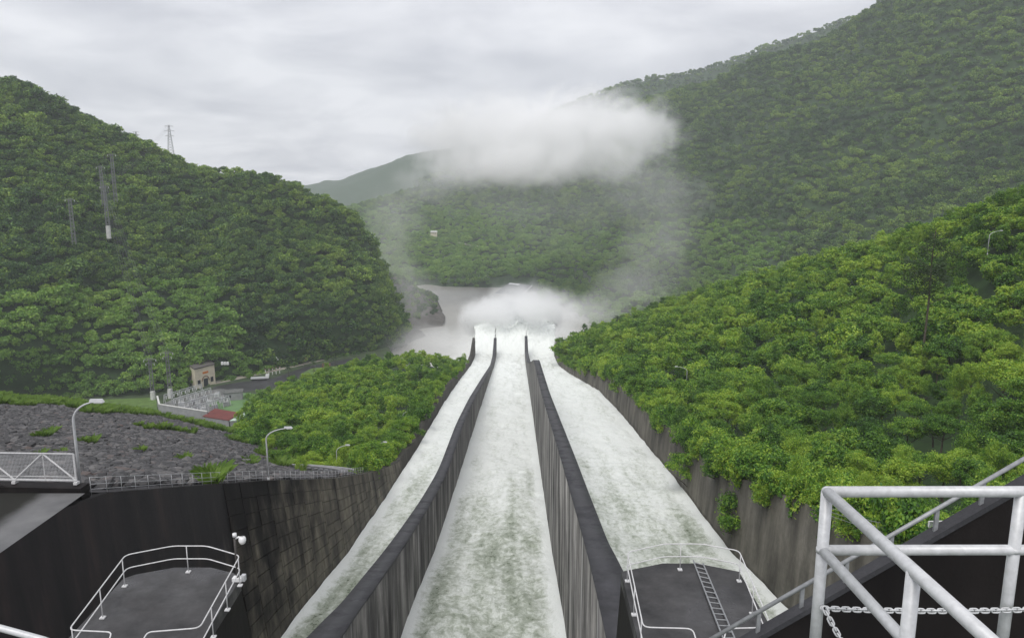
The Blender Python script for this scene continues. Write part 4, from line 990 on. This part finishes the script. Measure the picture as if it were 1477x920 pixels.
def sheds():
    r1 = [(292, 600), (330, 606), (347, 597), (310, 591)]
    c = at(292, 600, Z=ZY); root = empty('red_shed', c, 'low shed with dark red metal roof beside the switchyard wall', 'shed')
    p = [Vector(at(px, py, Z=ZY + 4)) for px, py in r1]
    for nm, q, z0, z1, mt in (('wall', .96, ZY, ZY + 3.6, 'grey_wall'),):
        cen = sum(p, Vector()) / 4; mb = MB(c); mb.prism([((x - cen) * q + cen).to_tuple()[:2] for x in p], z0, z1); mb.build(nm, M[mt], root)
    mb = MB(c); mb.add([x + Vector((0, 0, dz + (0.8 if i > 1 else 0))) for dz in (-.3, 0) for i, x in enumerate(p)], [(0, 1, 2, 3), (4, 5, 6, 7), (0, 1, 5, 4), (1, 2, 6, 5), (2, 3, 7, 6), (3, 0, 4, 7)]); mb.build('roof', M['red_roof'], root)
    r2 = [(331, 606.5), (352, 606), (358, 594), (348, 597)]
    c = at(331, 606.5, Z=ZY); root = empty('mint_shed', c, 'small shed with pale mint green roof next to the red shed', 'shed'); p = [Vector(at(px, py, Z=ZY + 4)) for px, py in r2]; cen = sum(p, Vector()) / 4
    mb = MB(c); mb.prism([((x - cen) * .95 + cen).to_tuple()[:2] for x in p], ZY, ZY + 3.6); mb.build('wall', M['grey_wall'], root)
    mb = MB(c); mb.add([x + Vector((0, 0, dz)) for dz in (-.3, 0.05) for x in p], [(0, 1, 2, 3), (4, 5, 6, 7), (0, 1, 5, 4), (1, 2, 6, 5), (2, 3, 7, 6), (3, 0, 4, 7)]); mb.build('roof', M['mint_roof'], root)
    c = at(322, 577, Z=ZY); root = empty('relay_hut', c, 'small flat-roofed grey hut beside the green court', 'hut'); mb = MB(c); mb.box((c[0] + 5, c[1] + 3, ZY + 2.2), (10, 7, 4.4), .3); mb.build('wall', M['grey_wall'], root); mb = MB(c); mb.box((c[0] + 5, c[1] + 3, ZY + 4.6), (10.8, 7.8, .35), .3); mb.build('roof', M['ledge'], root); mb = MB(c); mb.box((c[0] + 4, c[1] - .95, ZY + 2.4), (2, .2, 1.6), .3); mb.build('window', M['window'], root)
sheds()
def yard_wall():
    a, b = at(231, 597, Z=ZY), at(300, 608, Z=ZY); c0 = at(228, 585, Z=ZY)
    root = empty('yard_wall', a, 'pale grey switchyard wall with thin coping above the grass berm', 'wall')
    for nm, p, q in (('wall_face', a, b), ('wall_face', a, c0)):
        d = Vector(q) - Vector(p); ln = d.length; n = Vector((d.y, -d.x, 0)).normalized() * .3; mb = MB(a); mb.prism([tuple((Vector(p) + n)[:2]), tuple((Vector(q) + n)[:2]), tuple((Vector(q) - n)[:2]), tuple((Vector(p) - n)[:2])], ZY, ZY + 5.4); mb.build(nm, M['grey_wall'], root)
        mb = MB(a); n *= 1.5; mb.prism([tuple((Vector(p) + n)[:2]), tuple((Vector(q) + n)[:2]), tuple((Vector(q) - n)[:2]), tuple((Vector(p) - n)[:2])], ZY + 5.41, ZY + 5.8); mb.build('coping', M['pylon_base'], root)
yard_wall()
for k, px in enumerate((237, 245, 254, 263)):
    b = at(px, 602.5 + k * 1.2, Z=ZY); root = empty('parked_car', b, 'white parked car in the row under the switchyard wall', 'car', 'white cars under the yard wall', .15)
    mb = MB(); mb.prism([(-1.9, -.8), (1.9, -.8), (1.9, .8), (-1.9, .8)], .35, .95, [(-1.85, -.78), (1.85, -.78), (1.85, .78), (-1.85, .78)]); mb.build('body', M['car_white'], root)
    mb = MB(); mb.prism([(-1.5, -.72), (.9, -.72), (.9, .72), (-1.5, .72)], .951, 1.5, [(-1.2, -.6), (.3, -.6), (.3, .6), (-1.2, .6)]); cb_ = mb.build('cabin', M['window'], root)
    mb = MB(); mb.prism([(-1.2, -.6), (.3, -.6), (.3, .6), (-1.2, .6)], 1.501, 1.56); mb.build('roof', M['car_white'], cb_)
    for x in (-1.2, 1.2):
        for y in (-.8, .8): mb = MB(); mb.tube([(x, y - .1, .33), (x, y + .1, .33)], .33, 12); mb.build('wheel', M['tyre'], root)
def gantry(px0, py0, px1, py1, h, n, label):
    a, b = at(px0, py0, Z=ZY), at(px1, py1, Z=ZY); root = empty('switchyard_gantry', a, label, 'gantry', 'switchyard gantries'); A, B = Vector(a), Vector(b); d = (B - A).normalized(); s_ = Vector((-d.y, d.x, 0))
    for k in range(n + 1):
        p = A.lerp(B, k / n); mb = MB(a)
        for e in (-1.3, 1.3): mb.tube([p + s_ * e, p + Vector((0, 0, h))], .16, 5)
        mb.build('leg_frame', M['lamp_grey'], root)
    for dz in (0, -1.1):
        mb = MB(a); mb.tube([A + Vector((0, 0, h + dz)), B + Vector((0, 0, h + dz))], .15, 5); mb.build('beam', M['lamp_grey'], root)
    mb = MB(a)
    for k in range(n * 3): p = A.lerp(B, k / (n * 3)); q = A.lerp(B, (k + 1) / (n * 3)); mb.tube([p + Vector((0, 0, h - (1.1 if k % 2 else 0))), q + Vector((0, 0, h - (0 if k % 2 else 1.1)))], .08, 4)
    mb.build('lacing', M['lamp_grey'], root)
    for k in range(n * 2): p = A.lerp(B, (k + .5) / (n * 2)); mb = MB(a); mb.tube([p + Vector((0, 0, h - 1.2)), p + Vector((0, 0, h - 2.8))], .28, 6); mb.build('insulator', M['cctv'], root)
for k in range(4):
    gantry(238 + 13 * k, 588 + 4.5 * k, 292 + 13 * k, 571 + 4.5 * k, 7.5 - k * .6, 5, 'light grey lattice gantry with hanging insulators in the switchyard')
for k in range(12):
    px, py = 262 + (k % 4) * 17 + (k // 4) * 7, 586 + (k // 4) * 6 - (k % 4) * 4.2; b = at(px, py, Z=ZY); root = empty('transformer', b, 'grey switchgear unit with white bushings between the gantries', 'transformer', 'switchgear units in the yard')
    mb = MB(); mb.box((0, 0, 1.3), (3.2, 2.0, 2.4), .3); mb.build('tank', M['grey_wall'] if k % 3 else M['lamp_grey'], root)
    for x in (-.9, 0, .9): mb = MB(); mb.tube([(x, 0, 2.4), (x, 0, 3.9)], .2, 6, .1); mb.build('bushing', M['cctv'], root)
yb = []
for k in range(170):
    px, py = random.uniform(200, 560), random.uniform(505, 600)
    line = np.interp(px, [200, 300, 400, 470, 560], [570, 556, 535, 517, 500])
    if py < line + 1 or (231 < px < 360 and 555 < py < 612) or (266 < px < 320 and py < 575) or (py > 560 and px < 300): continue
    tr = np.interp(px, [306, 395, 440, 520], [560, 549, 532, 516])
    if abs(py - tr) < 7 and px < 525: continue
    yb.append(at(px, py, Z=ZY))
yb = np.array(yb); scatter_stuff('yard_shrubs', yb, rng.uniform(.35, .8, len(yb)), TERR, 'green shrubs scattered round the switchyard and track', 'shrubs', 21)
def machines():
    b = at(430, 524, Z=ZY); root = empty('excavator', b, 'small orange excavator on the dark track by the forest edge', 'excavator'); mb = MB(); mb.box((0, 0, .5), (4.2, 3, 1)); mb.build('tracks', M['tyre'], root)
    mb = MB(); mb.box((0, 0, 1.8), (4.0, 2.8, 1.5)); mb.build('body', M['orange'], root); mb = MB(); mb.box((1, -.7, 3.1), (1.5, 1.3, 1.5)); mb.build('cab', M['window'], root)
    mb = MB(); mb.tube([(1.8, .4, 2), (4.2, .4, 4.4), (6.6, .4, 2.6)], .3, 6); mb.build('boom', M['orange'], root); mb = MB(); mb.box((6.8, .4, 1.6), (1, 1, 1.4)); mb.build('bucket', M['dark_steel'], root)
    b = at(399, 530, Z=ZY); root = empty('water_tower', b, 'slim pale tower with a white dome by the forest edge', 'tower'); mb = MB(); mb.tube([(0, 0, 0), (0, 0, 5.4)], .6, 8); mb.build('shaft', M['pylon_base'], root); mb = MB(); mb.tube([(0, 0, 5.4), (0, 0, 6.1), (0, 0, 6.8), (0, 0, 7.3)], 1.7, 12, .4); mb.build('dome', M['cctv'], root, True)
    b = at(375, 548, Z=ZY); root = empty('flat_truck', b, 'long pale barge-like trailer parked on the dark yard', 'trailer'); mb = MB(); mb.box((0, 0, 1.5), (11, 3, .8), .2); mb.build('bed', M['lamp_grey'], root); mb = MB(); mb.box((0, 0, .6), (9, 2.4, 1.0), .2); mb.build('axles', M['tyre'], root); mb = MB(); mb.box((4.6, .8, 2.7), (2, 2.4, 1.6), .2); mb.build('cab', M['cctv'], root)
    b = at(471, 534, Z=ZY); root = empty('timber_frame', b, 'brown open timber frame standing on the lawn', 'frame')
    for x in (-2.4, 2.4):
        for y in (-1, 1): mb = MB(); mb.box((x, y, 2.4), (.35, .35, 4.8)); mb.build('post', M['brown'], root)
    for z in (1.6, 3.2, 4.7): mb = MB(); mb.box((0, -1, z), (5.2, .3, .35)); mb.build('beam', M['brown'], root)
    for (px, py) in ((453, 536), (416, 543), (483, 528), (438, 528)):
        palm(at(px, py, Z=ZY), 6.5, 'small palm beside the lawn at the foot of the mountain', 'palms by the lawn', .9)
    for k in range(9):
        b = at(383 + 4.2 * (k % 5) + k, 538 + 3.2 * (k // 5) - .9 * (k % 5), Z=ZY); root = empty('bollard', b, 'short pale marker post along the dark yard track', 'post', 'marker posts by the track'); mb = MB(); mb.tube([(0, 0, 0), (0, 0, 2.4)], .28, 6); mb.build('shaft', M['pylon_base'], root); mb = MB(); mb.box((0, 0, 2.6), (.9, .5, .4)); mb.build('cap', M['brown'], root)
machines()
# ------------------------------------------------------------------ power line towers
def lattice(b, h, w0, w1, arms, label, group=None, shaft=False, rz=0.3):
    root = empty('lattice_tower', b, label, 'pylon', group, rz)
    z0 = 0
    if shaft: mb = MB(); mb.tube([(0, 0, -2), (0, 0, h * .2)], w0 * .75, 8); mb.build('shaft', M['pylon_base'], root); z0 = h * .2
    for sx in (-1, 1):
        for sy in (-1, 1): mb = MB(); mb.tube([(sx * w0 / 2, sy * w0 / 2, z0 - 1), (sx * w1 / 2, sy * w1 / 2, h)], .14, 4); mb.build('leg', M['pylon'], root)
    mb = MB(); n = max(6, int((h - z0) / 2.2))
    for k in range(n):
        t0, t1 = k / n, (k + 1) / n; wa, wb = (w0 + (w1 - w0) * t0) / 2, (w0 + (w1 - w0) * t1) / 2; za, zb = z0 + (h - z0) * t0, z0 + (h - z0) * t1
        for s_ in (-1, 1):
            mb.tube([(-wa, s_ * wa, za), (wb, s_ * wb, zb)], .07, 4); mb.tube([(wa, s_ * wa, za), (-wb, s_ * wb, zb)], .07, 4)
            mb.tube([(s_ * wa, -wa, za), (s_ * wb, wb, zb)], .07, 4)
    mb.build('bracing', M['pylon'], root)
    for z, l in arms:
        mb = MB(); mb.tube([(-l, 0, h * z), (l, 0, h * z)], .12, 4); mb.tube([(-l, 0, h * z), (0, 0, h * z + 1.2)], .07, 4); mb.tube([(l, 0, h * z), (0, 0, h * z + 1.2)], .07, 4); ar = mb.build('cross_arm', M['pylon'], root)
        for s_ in (-1, 1): mb = MB(); mb.tube([(s_ * l, 0, h * z), (s_ * l, 0, h * z - 1.2)], .14, 5); mb.build('insulator', M['cctv'], ar)
    return root
TOPS = []
def tower_px(px, pyt, pyb, Y, **k):
    b = at(px, pyb, Y=Y); t = at(px, pyt, Y=Y); h = t[2] - b[2]; lattice((b[0], b[1], b[2]), h, **k); TOPS.append(np.array([b[0], b[1], t[2]]))
for px, t, b, lab in ((221, 517, 576, 'slim lattice pole with white lower shaft nearer the yard verge'), (246, 507, 574, 'slim lattice pole with white lower shaft next to the cream building')):
    Y = at(px, b, Z=ZY)[1]; tower_px(px, t, b, Y, w0=1.9, w1=1.3, arms=((.97, 3.2), (.88, 2.2)), label=lab, shaft=True)
for px, t, b, lab in ((107, 287, 350, 'narrow lattice pole standing lowest in the forest on the mountain'), (150, 240, 296, 'narrow lattice pole in the paired row high in the forest'), (157, 268, 340, 'narrow lattice pole with white foot in a gap of the forest'), (167, 222, 290, 'narrow lattice pole just below the mountain skyline')):
    s_ = on_surface(GF, px, b); tower_px(px, t, b, s_[1] - 8, w0=2.0, w1=1.5, arms=((.98, 2.6),), label=lab, shaft=(px == 157))
for px, t, b, hw, lab in ((247, 181, 226, 5.5, 'grey lattice pylon with cross arms standing on the mountain skyline'), (198, 190, 216, 3.0, 'small faint lattice pylon behind the mountain skyline')):
    tower_px(px, t, b, 680 if hw > 5 else 900, w0=hw, w1=.9, arms=((.97, 3.6), (.82, 4.2), (.66, 3.6)), label=lab)
def cable(a, b, sg, label):
    mb = MB(a); mb.tube(sag(a, b, sg, 20), .045, 4); tag(mb.build('power_cable', M['cable']), label, 'cable', 'power cables down the mountain')
for k in range(3):
    o_x = np.array([(-1, 0, 1)[k] * 1.6, 0, -.5])
    cable(TOPS[3] + o_x, TOPS[1] + o_x, 6, 'thin power cable sagging from the forest poles to the yard'); cable(TOPS[4] + o_x, TOPS[0] + o_x, 6, 'thin power cable sagging from the forest poles to the yard'); cable(TOPS[6] + o_x, TOPS[4] + o_x, 3, 'thin power cable running up to the skyline pylon')

# ------------------------------------------------------------------ far bank works
def far_bank():
    zb = -129.6; a = [at(px, py, Z=-130.5) for px, py in ((712, 424), (752, 427))]; t = [on_surface(GH, px, py) + np.array([0, 0, 1.5]) for px, py in ((729, 404), (768, 406))]
    root = empty('boat_ramp', a[0], 'grey concrete ramp with white band running down into the brown river', 'ramp'); mb = MB(a[0])
    up = np.array([0, 0, 6]); mb.add([a[0], a[1], t[1], t[0], a[0] - up, a[1] - up, t[1] - up, t[0] - up], [(0, 1, 2, 3), (0, 4, 5, 1), (1, 5, 6, 2), (3, 7, 4, 0)]); mb.build('slab', M['slab'], root)
    e = np.array([0, 0, .4]); mb = MB(a[0]); q = lambda s0, t0: (np.array(a[0]) * (1 - s0) + np.array(a[1]) * s0) * (1 - t0) + (np.array(t[0]) * (1 - s0) + np.array(t[1]) * s0) * t0 + e
    mb.add([q(.05, .86), q(.5, .86), q(.5, .98), q(.05, .98)], [(0, 1, 2, 3)]); mb.build('white_band', M['cctv'], root)
    mb = MB(a[0]); mb.tube([q(1.0, .15), q(1.0, .95)], .8, 6); mb.build('edge_kerb', M['pylon_base'], root)
    b = at(626, 338, Y=1290); root = empty('valley_house', b, 'pale little house on the forest terrace beneath the cloud', 'house'); root.scale = (.6, .6, .5); mb = MB(); mb.prism([(-9, -6), (9, -6), (9, 6), (-9, 6)], -8, 9); mb.build('wall', M['cream'], root); mb = MB(); mb.prism([(-10, -7), (10, -7), (10, 7), (-10, 7)], 9.01, 11.5, [(-9, -.5), (9, -.5), (9, .5), (-9, .5)]); mb.build('roof', M['cctv'], root)
    for x in (-5, 0, 5): mb = MB(); mb.box((x, -6.05, 4), (2.4, .3, 3)); mb.build('window', M['window'], root)
    b = at(826, 416, Y=930); root = empty('river_hut', b, 'small white-roofed hut among trees on the river bank', 'hut'); mb = MB(); mb.prism([(-5, -3), (5, -3), (5, 3), (-5, 3)], -6, 3.5); mb.build('wall', M['grey_wall'], root); mb = MB(); mb.prism([(-6, -4), (6, -4), (6, 4), (-6, 4)], 3.51, 5, [(-5.5, -.3), (5.5, -.3), (5.5, .3), (-5.5, .3)]); mb.build('roof', M['cctv'], root)
    for pts, nm in (([(658, 344), (680, 348), (700, 353)], 'valley_road'),):
        V = [];
        for px, py in pts:
            s_ = on_surface(GH, px, py); s_[2] += 0.8; V += [s_ + np.array([0, -4, 0]), s_ + np.array([0, 5, .2])]
        me = bpy.data.meshes.new(nm); me.from_pydata([tuple(v) for v in V], [], [(2 * i, 2 * i + 2, 2 * i + 3, 2 * i + 1) for i in range(len(pts) - 1)]); me.update(); tag(link(nm, me, None, M['road_pale']), kind='structure')
far_bank()

# ------------------------------------------------------------------ air: spray, cloud and haze
def mist(name, c, rad, dens, nscale, thr, label, aniso=.0, soft=.75, col=(.996, .997, .998), stretch=(1, 1, 1), steps=None):
    import bmesh
    me = bpy.data.meshes.new(name); bm = bmesh.new(); bmesh.ops.create_icosphere(bm, subdivisions=3, radius=1.0); bm.to_mesh(me); bm.free()
    o = link(name, me); o.location = c; o.scale = rad
    m = bpy.data.materials.new(name); m.use_nodes = True; N = m.node_tree.nodes; L = m.node_tree.links; N.clear()
    out = N.new('ShaderNodeOutputMaterial'); pv = N.new('ShaderNodeVolumePrincipled'); L.new(pv.outputs[0], out.inputs['Volume'])
    tc = N.new('ShaderNodeTexCoord'); le = N.new('ShaderNodeVectorMath'); le.operation = 'LENGTH'; L.new(tc.outputs['Object'], le.inputs[0])
    n1 = N.new('ShaderNodeTexNoise'); n1.inputs['Detail'].default_value = 6; n1.inputs['Roughness'].default_value = .58; n1.inputs['Scale'].default_value = nscale; n1.inputs['Distortion'].default_value = .9
    mp = N.new('ShaderNodeMapping'); mp.inputs['Scale'].default_value = [r_ / max(rad) * s_ for r_, s_ in zip(rad, stretch)]; mp.inputs['Location'].default_value = (c[0] * .013, c[1] * .01, c[2] * .017); L.new(tc.outputs['Object'], mp.inputs[0]); L.new(mp.outputs[0], n1.inputs['Vector'])
    fall = maprange(N, L, le.outputs['Value'], 1 - soft, 1.0, 1.0, 0.0)
    a = math_n(N, L, 'ADD', math_n(N, L, 'SUBTRACT', n1.outputs['Fac'], thr), math_n(N, L, 'MULTIPLY', math_n(N, L, 'SUBTRACT', fall, .5), .62))
    d = math_n(N, L, 'MULTIPLY', maprange(N, L, a, 0.0, .34, 0., 1.), fall)
    d = math_n(N, L, 'MULTIPLY', d, dens)
    L.new(d, pv.inputs['Density']); pv.inputs['Color'].default_value = (*col, 1); pv.inputs['Anisotropy'].default_value = aniso
    me.materials.append(m); tag(o, label, 'mist', kind='stuff'); return o
def pc(px, py, Y): return tuple(at(px, py, Y=Y))
mist('jet_spray', pc(764, 455, 540), (78, 80, 42), .05, 4.2, .45, 'white spray boiling up where the jets hit the river', soft=.85)
rp = random.Random(5)
for k in range(12):
    px = 690 + 112 * k / 11 + rp.uniform(-6, 6); py = 459 - 17 * math.sin(math.pi * k / 11) + rp.uniform(-7, 7); r_ = rp.uniform(14, 21)
    mist('spray_puff', pc(px, py, rp.uniform(405, 440)), (r_ * rp.uniform(1, 1.4), r_ * 1.3, r_ * rp.uniform(.8, 1.2)), .13, 2.8, .42, 'bright torn puff of spray over the crest of the jets', soft=1.0)
for (px, py, Y, rx, rz, dn) in ((850, 450, 600, 60, 34, .016), (905, 420, 650, 85, 60, .008), (945, 375, 700, 100, 85, .0065), (955, 310, 730, 110, 95, .0065), (930, 265, 760, 110, 70, .009), (790, 330, 900, 190, 85, .0035), (850, 290, 850, 150, 70, .005), (720, 290, 900, 150, 60, .004), (590, 430, 650, 55, 65, .011), (560, 370, 700, 60, 75, .009), (570, 310, 760, 75, 60, .008), (620, 265, 800, 90, 50, .012)):
    mist('mist_veil', pc(px, py, Y), (rx, 60, rz), dn, 5.0, .43, 'thin veil of mist drifting up from the spray to the low cloud', soft=1.0)
mist('bank_spray', pc(615, 500, 570), (75, 70, 30), .024, 3.4, .45, 'pale spray drifting along the foot of the left bank', soft=.9)
for (px, py, Y, rx, rz, dn) in ((650, 205, 850, 125, 72, .04), (715, 195, 800, 140, 90, .055), (790, 205, 780, 140, 90, .06), (858, 182, 800, 135, 88, .06), (920, 195, 770, 100, 66, .045), (760, 238, 760, 140, 50, .045), (880, 235, 770, 80, 50, .03), (680, 245, 800, 100, 45, .03)):
    mist('cloud_bank', pc(px, py, Y), (rx, 80, rz), dn, 4.6, .44, 'white low cloud hanging across the valley', soft=1.0)
def haze():
    mb = MB((0, 1800, 150)); mb.box((0, 1850, 240), (5000, 4500, 760))
    o = mb.build('haze', None); m = bpy.data.materials.new('haze_air'); m.use_nodes = True; N = m.node_tree.nodes; L = m.node_tree.links; N.clear()
    out = N.new('ShaderNodeOutputMaterial'); pv = N.new('ShaderNodeVolumePrincipled'); L.new(pv.outputs[0], out.inputs['Volume'])
    pv.inputs['Density'].default_value = .00016; pv.inputs['Color'].default_value = (.88, .92, .97, 1); pv.inputs['Anisotropy'].default_value = 0
    o.data.materials.clear(); o.data.materials.append(m); tag(o, 'thin pale damp haze filling the valley', 'haze', kind='stuff')
haze()
print('objects', len(bpy.data.objects), 'trees', n_tree[0])
